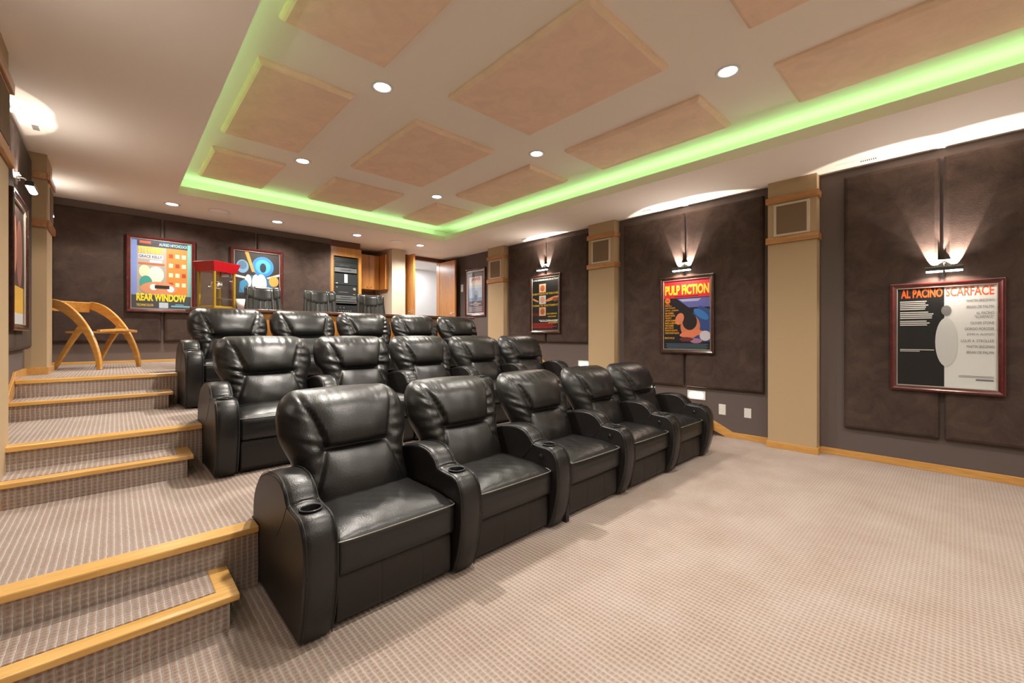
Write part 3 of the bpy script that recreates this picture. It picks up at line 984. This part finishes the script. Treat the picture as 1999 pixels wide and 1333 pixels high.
framed_poster('dark poster with a blue glow and pale shapes behind the popcorn machine', (1.69, YB - .0605, 2.17), 0, .745, 1.05, poster_space(.655, .96))
framed_poster('framed poster seen edge-on on the stair side wall', (XL + .0605, 5.085, 1.860), R(90), .735, 1.05, poster_side(.65, .96), 'mahog_dark')
#@@BACK
# ================================================================== back of the room
def doors():
    for side, (hx, lab) in enumerate(((4.462, 'open cherry veneer door leaf next to the cream pillar'), (5.50, 'open cherry veneer door leaf next to the pale blue poster'))):
        t = thing('door_leaf', lab, 'door', (hx, 8.28, P3))
        t['kind'] = 'thing'
        x0, x1 = (0, .042) if side == 0 else (-.0, .042)
        m = MB(); m.box(x0, x1, -.60, 0, .01, 2.06)
        m.obj('leaf', 'cherry', t, bevel=.002)
        for s in (-1,):
            m = MB()
            m.cyl((-.008, -.545, .87), .026, .008, 'x', 20)
            m.tube([(-.008, -.545, .87), (-.05, -.545, .87), (-.052, -.53, .87), (-.052, -.44, .868)], .008, 10)
            m.obj('lever_handle', 'chrome', t)
    t = struct(thing('door_frame', 'dark red-brown frame around the open double doors', 'door frame', (4.99, 8.3, P3)))
    m = MB(); m.box(-.60, .60, -.012, 0, 2.065, 2.148); m.obj('head_casing', 'valance', t)
    m = MB(); m.box(.515, .53, -.0, .12, 0, 2.07); m.box(-.53, -.517, 0, .12, 0, 2.07); m.obj('jamb', 'cherry', t)
doors()
area('hall_light', (5.2, 9.0, 2.98), 14, 1.2, .5, (.93, .96, 1.0), (0, 0, 0))

def rack():
    t = thing('equipment_rack_cabinet', 'cherry cabinet filled with black audio equipment', 'cabinet', (3.17, 7.9, P3))
    x0, x1, zt = -.283, .29, 2.94 - P3
    m = MB()
    m.box(x0, x0 + .045, 0, .70, 0, zt); m.box(x1 - .055, x1, 0, .70, 0, zt); m.box(x0 + .045, x1 - .055, 0, .70, zt - .165, zt)
    m.box(x0 + .045, x1 - .055, .0, .70, 0, .09)
    m.obj('cabinet_body', 'cherry', t)
    m = MB(); m.box(x0 + .045, x1 - .055, .45, .46, .09, zt - .165); m.obj('rack_back', 'blackmat', t)
    xa, xb = x0 + .05, x1 - .06
    for x_ in (xa, xb - .02):
        m = MB(); m.box(x_, x_ + .02, .02, .04, .09, zt - .17)
        for i in range(38): m.cyl((x_ + .01, .016, .13 + i * .044), .0035, .004, 'y', 6, 1)
        m.obj('rack_rail', ['blackmat', 'silver'], t)
    # (z0, z1, face, style) heights above floor
    units = [(1.75, 1.84, 'gear', 'bar'), (1.66, 1.745, 'gear', 'dots'), (1.565, 1.65, 'gear2', 'slot'), (1.33, 1.54, 'gear', 'screen'), (1.135, 1.32, 'gear', 'amp'),
             (1.06, 1.13, 'gear2', 'slot'), (.985, 1.05, 'gear2', 'bar'), (.80, .945, 'gear', 'knobs'), (.735, .79, 'gear2', 'slot'), (.63, .71, 'gear', 'dots'), (.56, .62, 'gear2', 'slot'), (.35, .54, 'gear', 'amp'), (.12, .33, 'gear', 'slot')]
    w0, w1 = xa + .022, xb - .022
    for (za, zb, face, st) in units:
        mb = MB(); mb.box(w0, w1, .022, .40, za, zb)
        cx = (w0 + w1) / 2
        if st == 'bar': mb.box(w0 + .02, w1 - .02, .018, .022, za + .02, zb - .03, 1)
        if st == 'slot': mb.box(cx - .1, cx + .1, .018, .022, (za + zb) / 2 - .006, (za + zb) / 2 + .008, 2)
        if st == 'screen': mb.box(cx - .03, cx + .03, .018, .022, za + .04, zb - .01, 3); mb.box(w0 + .02, w0 + .06, .018, .022, za + .02, za + .03, 3)
        if st == 'amp':
            mb.cyl((w1 - .05, .010, zb - .06), .028, .012, 'y', 20, 4)
            mb.cyl((w0 + .04, .012, zb - .04), .012, .010, 'y', 14, 4)
            for i in range(12): mb.box(w0 + .07 + i * .016, w0 + .079 + i * .016, .018, .022, za + .05, za + .062, 4)
            mb.box(w1 - .075, w1 - .03, .018, .022, za + .02, za + .028, 5)
        if st == 'knobs':
            for i in range(7): mb.cyl((w0 + .03 + i * .045, .014, za + .04), .009, .008, 'y', 12, 4)
            for i in range(3): mb.cyl((w0 + .03 + i * .07, .014, za + .10), .010, .008, 'y', 12, 4)
        if st == 'dots':
            for i in range(6): mb.box(w0 + .10 + i * .03, w0 + .11 + i * .03, .018, .022, za + .03, za + .04, 4)
        mb.obj('equipment_unit', [face, 'black', 'blackmat', 'plate', 'silver', flat(200, 170, 40)], t, bevel=.0015, seg=1)
    # soffit trim over the rack
    m = MB(); m.box(2.885, 3.45, 7.93, 8.65, 2.945, ZC)
    struct(m.obj('trim_20', 'valance'), 'dark red-brown trim above the equipment rack')
rack()
def cupboards():
    t = thing('wall_cupboard', 'cherry wall cupboard with two doors next to the equipment rack', 'cabinet', (3.74, 8.3, 2.237))
    m = MB(); m.box(-.275, .275, .012, .345, 0, .713); m.obj('cupboard_body', 'cherry', t)
    for i, (a, b) in enumerate(((-.272, .048), (.054, .272))):
        m = MB(); m.box(a, b, -.008, .012, .004, .709); d = m.obj('cupboard_door', 'cherry', t, bevel=.002)
        m = MB(); m.lathe([(0, -.030), (.011, -.028), (.014, -.020), (.007, -.012), (.006, -.006)], (b - .035 if i == 0 else a + .035, 0, .05), 14, axis='y')
        m.obj('knob', 'chrome', d)
    t = thing('side_cupboard', 'narrow cherry cupboard side against the cream pillar', 'cabinet', (4.055, 8.16, 2.237))
    m = MB(); m.box(-.036, .040, -.125, .135, 0, .713); m.obj('cupboard_body', 'cherry', t, bevel=.002)
    t = thing('work_counter', 'low dark counter top under the wall cupboard', 'counter', (3.78, 8.3, P3))
    m = MB(); m.box(-.30, .31, -.35, .34, .62, .66); m.obj('counter_top', 'darkwood', t, bevel=.004)
    m = MB(); m.box(-.30, .31, -.30, .34, 0, .62); m.obj('counter_body', 'cherry', t)
    t = thing('counter_device', 'small black box standing on the low counter', 'device', (3.93, 8.05, P3 + .66))
    m = MB(); m.box(-.10, .10, -.08, .08, 0, .05); m.obj('device_body', 'black', t, bevel=.004)
cupboards()

def bar():
    t = thing('bar_counter', 'long cherry bar with dark top behind the back row of recliners', 'bar', (2.65, 6.0, P3))
    m = MB(); m.box(-2.03, 2.05, -.04, .44, .668, .705)
    m.obj('bar_top', 'darkwood', t, bevel=.006)
    m = MB(); m.box(-1.98, 2.0, 0, .05, 0, .668)
    m.obj('bar_front', 'cherry', t)
    for x in (-1.98, -.66, .68, 1.96):
        m = MB(); m.box(x, x + .04, .05, .40, 0, .668); m.obj('bar_support', 'cherry', t)
bar()

# ---- popcorn machine
def popcorn():
    t = thing('popcorn_machine', 'red and gold glass popcorn machine on the bar end', 'popcorn machine', (.905, 6.205, P3 + .705), R(33))
    w, d = .145, .125
    m = MB(); m.box(-w, w, -d, d, 0, .022); m.box(-w + .01, w - .01, -d + .01, d - .01, .022, .03)
    m.obj('base', 'gold', t, bevel=.003)
    for sx in (-1, 1):
        for sy in (-1, 1):
            m = MB(); m.box(sx * w, sx * (w - .024), sy * d, sy * (d - .024), .022, .44); m.obj('corner_post', 'gold', t, bevel=.002)
    for (a, b) in (((-w + .024, -d + .01), (w - .024, -d + .012)), ((-w + .024, d - .012), (w - .024, d - .01)), ((-w + .01, -d + .024), (-w + .012, d - .024)), ((w - .012, -d + .024), (w - .01, d - .024))):
        m = MB()
        if abs(a[0] - b[0]) < .01: m.quad([(a[0], a[1], .03), (a[0], b[1], .03), (a[0], b[1], .44), (a[0], a[1], .44)])
        else: m.quad([(a[0], a[1], .03), (b[0], a[1], .03), (b[0], a[1], .44), (a[0], a[1], .44)])
        m.obj('glass_pane', 'glass', t)
    # flared canopy
    vs = []
    for (ww, dd, z) in ((w + .004, d + .004, .44), (w + .035, d + .035, .545), (w + .037, d + .037, .553), (w + .02, d + .02, .560)):
        for sx, sy in ((-1, -1), (1, -1), (1, 1), (-1, 1)): vs.append((sx * ww, sy * dd, z))
    fs = [(3, 2, 1, 0), (12, 13, 14, 15)]
    for r in range(3):
        for k in range(4): fs.append((r * 4 + k, r * 4 + (k + 1) % 4, (r + 1) * 4 + (k + 1) % 4, (r + 1) * 4 + k))
    m = MB(); m.add(vs, fs); m.obj('red_canopy', 'red', t)
    m = MB(); m.lathe([(0, .245), (.050, .245), (.056, .255), (.058, .33), (.054, .33), (.052, .26), (0, .256)], n=28)
    k = m.obj('kettle', 'chrome', t)
    m = MB(); m.cyl((0, 0, .33), .060, .006, 'z', 28); m.tube([(-.055, 0, .30), (-.09, 0, .26), (-.115, 0, .26)], .006); m.obj('kettle_lid', 'chrome', k)
    m = MB(); m.tube([(-.05, 0, .33), (-.05, 0, .44)], .006); m.tube([(.05, 0, .33), (.05, 0, .44)], .006); m.obj('hanger_rod', 'steel', t)
    m = MB(); m.lathe([(.0, .44), (.03, .435), (.04, .40), (.0, .395)], (.07, -.05, 0), 18); m.obj('warming_lamp', 'plate', t)
    m = MB(); m.box(-w + .014, w - .014, -d + .014, d - .014, .12, .124); m.obj('tray', 'steel', t)
    c = thing('paper_tub', 'white paper popcorn tub beside the popcorn machine', 'tub', (1.13, 6.09, P3 + .705))
    m = MB(); m.lathe([(0, 0), (.034, 0), (.050, .125), (.048, .125), (.033, .004), (0, .004)], n=24)
    m.obj('tub_cup', 'white', c)
popcorn()

# ---- bar chairs (high leather office chairs)
def bar_chair(x, y, lab, rz=0, first=[None]):
    if first[0] is not None:
        o = copy_tree(first[0]); o.location = (x, y, P3); o.rotation_euler = (0, 0, rz); o['label'] = lab
        return o
    t = thing('swivel_chair', lab, 'chair', (x, y, P3), rz, 'leather swivel chairs at the bar')
    first[0] = t
    def lean(z): return .17 + (z - .55) * .20
    def dsp(p, u):
        p = Vector(p)
        p.y += .07 * u[0] * u[0] * -1          # wings come forward
        k = max(0, (p.z + .0))
        return p
    m = MB()
    Tb = Matrix.Translation((0, .24, .76)) @ Matrix.Rotation(R(-9), 4, 'X')
    def dback(p, u):
        x_, y_, z_ = p
        taper = 1 - .10 * max(0, u[2])
        y_ += -.06 * u[0] ** 2 + .006 * math.sin(u[0] * 22) * (1 if u[1] < 0 else 0)
        return Vector((x_ * taper, y_, z_))
    roundbox(m, .50, .09, .66, .04, (24, 4, 20), disp=dback, T=Tb)
    m.obj('backrest', 'grey_leather', t)
    m = MB()
    Th = Matrix.Translation((0, .285, 1.00)) @ Matrix.Rotation(R(-9), 4, 'X')
    def dhead(p, u):
        x_, y_, z_ = p
        y_ += -.06 * u[0] ** 2
        g = math.exp(-((abs(u[0]) - .5) / .035) ** 2)
        if u[1] < 0: y_ += .016 * g
        if u[2] > 0: z_ -= .010 * g
        if u[2] < 0: z_ -= .05 * (1 - u[0] ** 2)
        return Vector((x_, y_, z_))
    roundbox(m, .48, .13, .19, .055, (40, 6, 10), disp=dhead, T=Th)
    m.obj('headrest', 'grey_leather', t)
    m = MB(); roundbox(m, .52, .50, .11, .045, (12, 12, 4), (0, 0, .47)); m.obj('seat', 'grey_leather', t)
    for s in (-1, 1):
        m = MB(); m.tube([(s * .27, .18, .55), (s * .29, .1, .66), (s * .29, -.12, .66), (s * .27, -.16, .47)], .02, 8); m.obj('armrest', 'blackmat', t)
    m = MB(); m.cyl((0, 0, .09), .028, .33, 'z', 16); m.obj('gas_column', 'chrome', t)
    for k in range(5):
        a = 2 * math.pi * k / 5 + .3
        m = MB(); m.tube([(0, 0, .10), (.30 * math.cos(a), .30 * math.sin(a), .055)], [.028, .016], 8)
        l = m.obj('base_leg', 'blackmat', t)
        m = MB(); m.cyl((.30 * math.cos(a) - .012, .30 * math.sin(a), .026), .026, .024, 'x', 14); m.obj('caster', 'black', l)
    return t
bar_chair(1.60, 6.80, 'grey-black swivel chair at the bar in front of the space poster', R(3))
bar_chair(2.36, 6.80, 'grey-black swivel chair at the bar, left of the equipment rack', R(-8))
bar_chair(3.26, 6.90, 'grey-black swivel chair at the bar in front of the wall cupboard', R(-6))

# ---- bentwood chair on the top platform
def wooden_chair():
    t = thing('wooden_chair', 'orange maple chair with curved hoop arms on the top platform', 'chair', (-.165, 6.93, P3), R(-46))
    # local +x = the way the chair faces, y = width
    def arc(s):
        pts = []
        for i in range(25):
            u = i / 24
            x = -.30 + .60 * math.sin(u * math.pi / 2) ** 1.22
            z = .0 + .745 * max(0, math.cos(u * math.pi / 2)) ** 1.18
            y = s * (.205 + .03 * u)
            pts.append((x, y, z))
        return pts
    for s in (-1, 1):
        p = arc(s)
        m = MB()
        n = len(p)
        w = [.030 for i in range(n)]
        th = [.112 - .066 * abs(i / (n - 1) - .22) / .78 for i in range(n)]
        m.ribbon(p, w, th, widthdir=(0, 1, 0))
        m.obj('curved_arm', 'maple', t, bevel=.008)
        m = MB()
        q = [(.10, s * .215, .50), (.04, s * .215, .44), (-.06, s * .218, .30), (-.16, s * .225, .13), (-.235, s * .235, 0)]
        m.ribbon(q, .030, [.075, .065, .055, .048, .035], widthdir=(0, 1, 0))
        m.obj('rear_leg', 'maple', t, bevel=.007)
    m = MB()
    p = []
    for i in range(17):
        u = -1 + i / 8
        p.append((-.295 - .05 * (1 - u * u), u * .205, .722))
    m.ribbon(p, .125, .028, widthdir=(.30, 0, 1)); m.obj('back_rail', 'maple', t, bevel=.008)
    m = MB()
    prof = []
    for i in range(40):
        a = 2 * math.pi * i / 40
        x = .26 * math.copysign(abs(math.cos(a)) ** .6, math.cos(a)); y = .20 * math.copysign(abs(math.sin(a)) ** .6, math.sin(a))
        prof.append((x + .02, y))
    m.prism(prof, .405, .428, 'xy'); m.obj('seat', 'maple', t, bevel=.006)
    m = MB()
    m.ribbon([(.27, -.22, .43), (.285, -.1, .44), (.29, 0, .445), (.285, .1, .44), (.27, .22, .43)], .05, .03, widthdir=(1, 0, 0))
    m.obj('seat_front_rail', 'maple', t, bevel=.006)
wooden_chair()
#@@CHAIRS
# ================================================================== recliners
SW, AW = .630, .144         # seat width, arm width
def smooth_profile(pts, n=90):
    """Catmull-Rom through open pts"""
    out = []
    P = [pts[0]] + pts + [pts[-1]]
    segs = len(pts) - 1
    per = max(2, n // segs)
    for i in range(segs):
        p0, p1, p2, p3 = P[i], P[i + 1], P[i + 2], P[i + 3]
        for k in range(per):
            t = k / per
            out.append(tuple(.5 * ((2 * p1[j]) + (-p0[j] + p2[j]) * t + (2 * p0[j] - 5 * p1[j] + 4 * p2[j] - p3[j]) * t * t + (-p0[j] + 3 * p1[j] - 3 * p2[j] + p3[j]) * t ** 3) for j in (0, 1)))
    out.append(pts[-1])
    return out
ARM_TOP = smooth_profile([(.035, .02), (-.005, .12), (-.035, .26), (-.038, .38), (-.022, .47), (.012, .522), (.055, .541), (.12, .545), (.178, .550), (.205, .562), (.235, .598), (.285, .628), (.35, .642), (.44, .640), (.54, .622), (.64, .588), (.73, .530), (.795, .455), (.825, .36), (.828, .2), (.828, .02)], 120)
def arm_mesh():
    prof = ARM_TOP
    n = len(prof)
    # inward normals
    nor = []
    for i in range(n):
        a, b = prof[max(0, i - 1)], prof[min(n - 1, i + 1)]
        dx, dz = b[0] - a[0], b[1] - a[1]
        l = math.hypot(dx, dz)
        nor.append((dz / l, -dx / l))
    # section across the width: (x, inset)
    hw = AW / 2
    sec = [(-hw + .000, .022), (-hw + .001, .015), (-hw + .004, .010), (-hw + .010, .0065), (-hw + .013, .009), (-hw + .018, .0045), (-hw + .035, .0015), (-hw * .35, 0), (0, -.0015)]
    sec = sec + [(-x, d) for x, d in sec[:-1][::-1]]
    vs, fs = [], []
    for x, d in sec:
        for (p, q) in zip(prof, nor):
            vs.append((x, p[0] + q[0] * d, p[1] + q[1] * d))
    m = len(sec)
    for s in range(m - 1):
        for i in range(n - 1):
            fs.append((s * n + i, s * n + i + 1, (s + 1) * n + i + 1, (s + 1) * n + i))
    # bottom strip
    for s in range(m - 1):
        fs.append((s * n, (s + 1) * n, (s + 1) * n + n - 1, s * n + n - 1))
    mb = MB(); mb.add(vs, fs, 0, True)
    mb.add([vs[i] for i in range(n)], [tuple(range(n))], 1, False)
    mb.add([vs[(m - 1) * n + i] for i in range(n)], [tuple(range(n))], 1, False)
    me = mb.mesh('arm_src')
    bm = bmesh.new(); bm.from_mesh(me)
    bmesh.ops.remove_doubles(bm, verts=bm.verts, dist=1e-5)
    bmesh.ops.recalc_face_normals(bm, faces=bm.faces)
    bm.to_mesh(me); bm.free()
    me.materials.append(M['leather']); me.materials.append(M['leather_side'])
    o = bpy.data.objects.new('arm_src', me); COL.objects.link(o)
    c = MB(); c.cyl((0, .108, .47), .041, .2, 'z', 40)
    co_ = c.obj('cut', 'black')
    b = o.modifiers.new('b', 'BOOLEAN'); b.object = co_; b.operation = 'DIFFERENCE'; b.solver = 'EXACT'
    dg = bpy.context.evaluated_depsgraph_get()
    out = bpy.data.meshes.new_from_object(o.evaluated_get(dg))
    out.name = 'armrest'
    bpy.data.objects.remove(o); bpy.data.objects.remove(co_)
    return out
ARM_ME = arm_mesh()

def backrest_mesh(seed, worn=1.0):
    rnd = random.Random(seed)
    NX, NZ = 76, 84
    H0, H1 = .40, .985
    wr = [(rnd.uniform(60, 135), rnd.uniform(0, 6.28), rnd.uniform(-.9, .9), rnd.uniform(.4, 1)) for _ in range(7)]
    wr2 = [(rnd.uniform(70, 150), rnd.uniform(0, 6.28), rnd.uniform(.5, 1)) for _ in range(4)]
    def cy(z):      # centre line lean
        t = (z - H0) / (H1 - H0)
        return .545 + .225 * t + .02 * t * t
    def hw(b):
        k0 = max(0, min(1, (b - .27) / .36))
        base = .3135 + .062 * k0 * k0 * (3 - 2 * k0)
        if b > .70:
            k = (b - .70) / .30
            base -= .135 * (1 - math.sqrt(max(0, 1 - k ** 2.2)))
        if b < .10:
            base -= .02 * ((.10 - b) / .10) ** 2
        return base
    ss = lambda e0, e1, x: (lambda t: t * t * (3 - 2 * t))(max(0, min(1, (x - e0) / (e1 - e0))))
    def front(a, b):
        w = hw(b)
        x = a * w
        z = H0 + (H1 - H0) * b
        ed = max(0, 1 - abs(a) ** 3.2) ** .5
        tp = max(0, 1 - max(0, (b - .80) / .20) ** 2.4) ** .5
        bt = max(0, 1 - max(0, (.06 - b) / .06) ** 2) ** .5
        base = .120 * ed * tp * bt
        bc = .485                                  # crease height
        # centre pad half width: narrow at crease, flaring up and down
        if b > bc: pw = .175 + .115 * ((b - bc) / (1 - bc)) ** 1.5
        else: pw = .175 + .095 * ((bc - b) / bc) ** 1.1
        inside = ss(pw + .012, pw - .012, abs(x))
        ax = min(1, abs(x) / pw)
        if b > bc: pad = .070 * math.sin(math.pi * min(1, ((b - bc) / (1 - bc)) ** .70 * .98 + .02)) ** .80 + .004
        else: pad = .052 * math.sin(math.pi * min(1, (b / bc) ** 1.15 * .9 + .1)) ** .8
        pad *= (1 - .25 * ax ** 3)
        crease = math.exp(-((b - bc) / .020) ** 2) * .026 * (1 - .3 * ax ** 2)
        c_in = pad - crease
        # bolster: swells outside the seam, gathered in wrinkles
        ox = max(0, abs(x) - pw)
        span = max(.03, w - pw)
        u = min(1, ox / span)
        bol = .040 * math.sin(math.pi * min(1, u * .8 + .1)) ** .8
        gather = 0
        sgn = 1 if x > 0 else -1
        for f, ph, sl, am in wr:
            gather += am * math.sin(f * (z + sl * (ox) * sgn * .4 + .25 * (bc * (H1 - H0) + H0 - z) * u) + ph + 3 * u * sgn)
        env = (.25 + .75 * math.exp(-((b - bc) / .34) ** 2))
        gather = gather / 3.4 * .0105 * env * worn * (.35 + .65 * math.sin(math.pi * min(1, u * .9 + .12)))
        dimple = math.exp(-((b - bc) / .05) ** 2) * math.exp(-(ox / .035) ** 2) * .020
        c_out = bol + gather - dimple
        seam = math.exp(-((abs(x) - pw) / .0045) ** 2) * .006
        top = 0
        for f, ph, am in wr2:
            top += am * math.sin(f * x + ph + 6 * (1 - b))
        top = top / 2.2 * .0055 * ss(.80, .97, b) * worn
        fine = .0012 * math.sin(41 * x + 17 * z + seed) * math.sin(29 * z - 13 * x) * worn
        t = base + (inside * c_in + (1 - inside) * c_out) * ed * tp * bt - seam * ed + (top + fine) * min(1, ed * 1.5) * tp
        return (x, cy(z) - t, z + .02 * tp * math.sin(math.pi * .5 * (a + 1)) * ss(.5, 1, b) )
    def back(a, b):
        w = hw(b); x = a * w
        z = H0 + (H1 - H0) * b
        ed = max(0, 1 - abs(a) ** 6) ** .5
        tp = max(0, 1 - max(0, (b - .9) / .10) ** 2) ** .5
        return (x, cy(z) + .055 * ed * tp, z + .02 * tp * math.sin(math.pi * .5 * (a + 1)) * ss(.5, 1, b))
    def par(i, n):  # denser near edges
        t = -1 + 2 * i / n
        return math.sin(t * math.pi / 2) * .75 + t * .25
    vs, fs = [], []
    for fn, nx, nz in ((front, NX, NZ), (back, NX, NZ)):
        for j in range(nz + 1):
            b = (par(j, nz) + 1) / 2 * .5 + (j / nz) * .5
            for i in range(nx + 1):
                vs.append(fn(par(i, nx), b))
    def id_(s, i, j): return s * (NX + 1) * (NZ + 1) + j * (NX + 1) + i
    for j in range(NZ):
        for i in range(NX):
            fs.append((id_(0, i, j), id_(0, i + 1, j), id_(0, i + 1, j + 1), id_(0, i, j + 1)))
            fs.append((id_(1, i, j), id_(1, i, j + 1), id_(1, i + 1, j + 1), id_(1, i + 1, j)))
    for j in range(NZ):
        for i in (0, NX):
            fs.append((id_(0, i, j), id_(0, i, j + 1), id_(1, i, j + 1), id_(1, i, j)))
    for i in range(NX):
        for j in (0, NZ):
            fs.append((id_(0, i, j), id_(0, i + 1, j), id_(1, i + 1, j), id_(1, i, j)))
    mb = MB(); mb.add(vs, fs, 0, True)
    me = mb.mesh('backrest')
    bm = bmesh.new(); bm.from_mesh(me)
    bmesh.ops.remove_doubles(bm, verts=bm.verts, dist=2e-4)
    bmesh.ops.recalc_face_normals(bm, faces=bm.faces)
    bm.to_mesh(me); bm.free()
    me.materials.append(M['leather'])
    return me
BACKS = [backrest_mesh(11, .8), backrest_mesh(5, 1.1), backrest_mesh(23, 1.5), backrest_mesh(31, 1.3), backrest_mesh(47, 1.0)]

def seat_mesh():
    mb = MB()
    def dsp(p, u):
        x, y, z = p
        if z > 0:
            z += .030 * (1 - u[0] ** 4) * (1 - max(-1, min(1, u[1])) ** 4)
            z -= .030 * max(0, -u[1] - .45) ** 1.5 * 1.6
            z += .0015 * math.sin(x * 60 + y * 20) * math.sin(y * 45)
        if y < 0:
            y -= .010 * (1 - u[0] ** 4) * (1 - u[2] ** 2)
        return Vector((x, y, z))
    roundbox(mb, SW - .006, .56, .180, .020, (30, 30, 8), (0, .30 - .005, .335), disp=dsp)
    return mb
def make_recliner():
    t = thing('recliner', '', 'recliner', (0, 0, 0))
    mb = seat_mesh()
    s = mb.obj('seat_cushion', 'leather', t)
    # piping along the front and sides of the cushion top
    hw = SW / 2 - .003
    pts = []
    zf = .401
    for y in (.30, .2, .1, .05): pts.append((-hw + .003, y, zf + .006))
    for a in range(0, 91, 15): pts.append((-hw + .020 - .021 * math.cos(R(a)), .035 - .021 * math.sin(R(a)), zf))
    for i in range(1, 12):
        x = -hw + .02 + (2 * hw - .04) * i / 12
        pts.append((x, .011 - .004 * (1 - (x / hw) ** 4), zf))
    for a in range(90, -1, -15): pts.append((hw - .020 + .021 * math.cos(R(a)), .035 - .021 * math.sin(R(a)), zf))
    for y in (.05, .1, .2, .30): pts.append((hw - .003, y, zf + .006))
    m = MB(); m.tube(pts, .0034, 8); m.obj('piping', 'piping', s)
    # footrest panel with two seams
    m = MB()
    def df(p, u):
        x, y, z = p
        if y < 0:
            g = sum(math.exp(-((x - c) / .0035) ** 2) for c in (-.095, .125))
            y += .004 * g - .008 * (1 - u[2] ** 2)
        return Vector((x, y, z))
    roundbox(m, SW - .02, .035, .215, .012, (120, 3, 8), (0, .066, .138), disp=df)
    m.obj('footrest_panel', 'leather_side', t)
    m = MB(); m.box(-SW / 2 + .02, SW / 2 - .02, .09, .76, .012, .25); m.box(-SW / 2 + .03, SW / 2 - .03, .50, .74, .25, .40)
    m.obj('base', 'blackmat', t)
    m = MB()
    for sx in (-1, 1):
        for y in (.12, .68): m.cyl((sx * .25, y, 0), .02, .014, 'z', 12)
    m.obj('glide_foot', 'black', t)
    b = bpy.data.objects.new('backrest', BACKS[0]); COL.objects.link(b); b.parent = t
    return t
def make_arm(button):
    a = bpy.data.objects.new('armrest', ARM_ME); COL.objects.link(a)
    m = MB()
    m.lathe([(.0, .485), (.036, .485), (.0385, .49), (.0395, .545), (.0405, .551), (.046, .553), (.049, .5505), (.0485, .547)], (0, .108, 0), 40)
    m.obj('cup_holder', 'black', a)
    # welt piping on both edges
    for s in (-1, 1):
        m = MB()
        pts = [(s * (AW / 2 - .0105), p[0], p[1] - .001) for p in ARM_TOP[::2]]
        n = len(pts)
        m.tube(pts, .0022, 5)
        m.obj('piping', 'leather', a)
    m = MB()
    m.tube([(-AW / 2 + .004, .198, .553), (-AW / 4, .198, .561), (0, .198, .562), (AW / 4, .198, .561), (AW / 2 - .004, .198, .553)], .0022, 6)
    for s in (-1, 1):
        m.tube([(s * AW / 2 * 1.0, .196, .545), (s * (AW / 2 + .0004), .26, .46), (s * (AW / 2 + .0004), .36, .36)], .0016, 5)
    m.obj('top_seam', 'leather', a)
    if button:
        m = MB(); m.cyl((-AW / 2 - .006, .115, .475), .022, .008, 'x', 24); m.lathe([(0, -.010), (.013, -.009), (.015, -.006)], (-AW / 2, .115, .475), 20, axis='x')
        m.obj('recline_button', 'black', a)
    return a

ROWX = [[1.008, 1.793, 2.632, 3.437, 4.222], [.952 + .778 * i for i in range(5)], [.925 + .778 * i for i in range(5)]]
ROWY = [1.83, 3.45, 4.87]
ROWZ = [0, P1, P2]
ROWN = ['front', 'middle', 'back']
POS = ['at the stair end with armrests on both sides', 'second from the stairs', 'third from the stairs, in the middle', 'second from the poster wall', 'at the poster wall end']
proto = make_recliner()
armA, armB = make_arm(False), make_arm(True)
used = False
for r in range(3):
    for i in range(5):
        t = copy_tree(proto)
        t.location = (ROWX[r][i], ROWY[r] + (.004 * ((i * 7 + r * 3) % 5 - 2)), ROWZ[r])
        t['label'] = 'black leather recliner in the %s row, %s' % (ROWN[r], POS[i])
        t['group'] = 'black leather recliners in three rows'
        for ch in t.children:
            if ch.name.startswith('backrest'):
                ch.data = BACKS[(i + 2 * r) % 5]
        a = copy_tree(armB if (i > 0 or r > 0) else armA, t)
        a.location = (SW / 2 + AW / 2 + .001, 0, 0)
        if i == 0:
            a = copy_tree(armA, t)
            a.location = (-SW / 2 - AW / 2 - .002, 0, 0)
def rm(o):
    for c in list(o.children): rm(c)
    bpy.data.objects.remove(o)
for o in (proto, armA, armB): rm(o)
# small transformer box wedged between the second and third front seats
t = thing('power_box', 'small black power box on the carpet between two front recliners', 'power box', (2.288, 1.90, 0))
m = MB(); m.box(-.018, .018, -.04, .06, .0, .12); m.obj('box_body', 'black', t, bevel=.004)
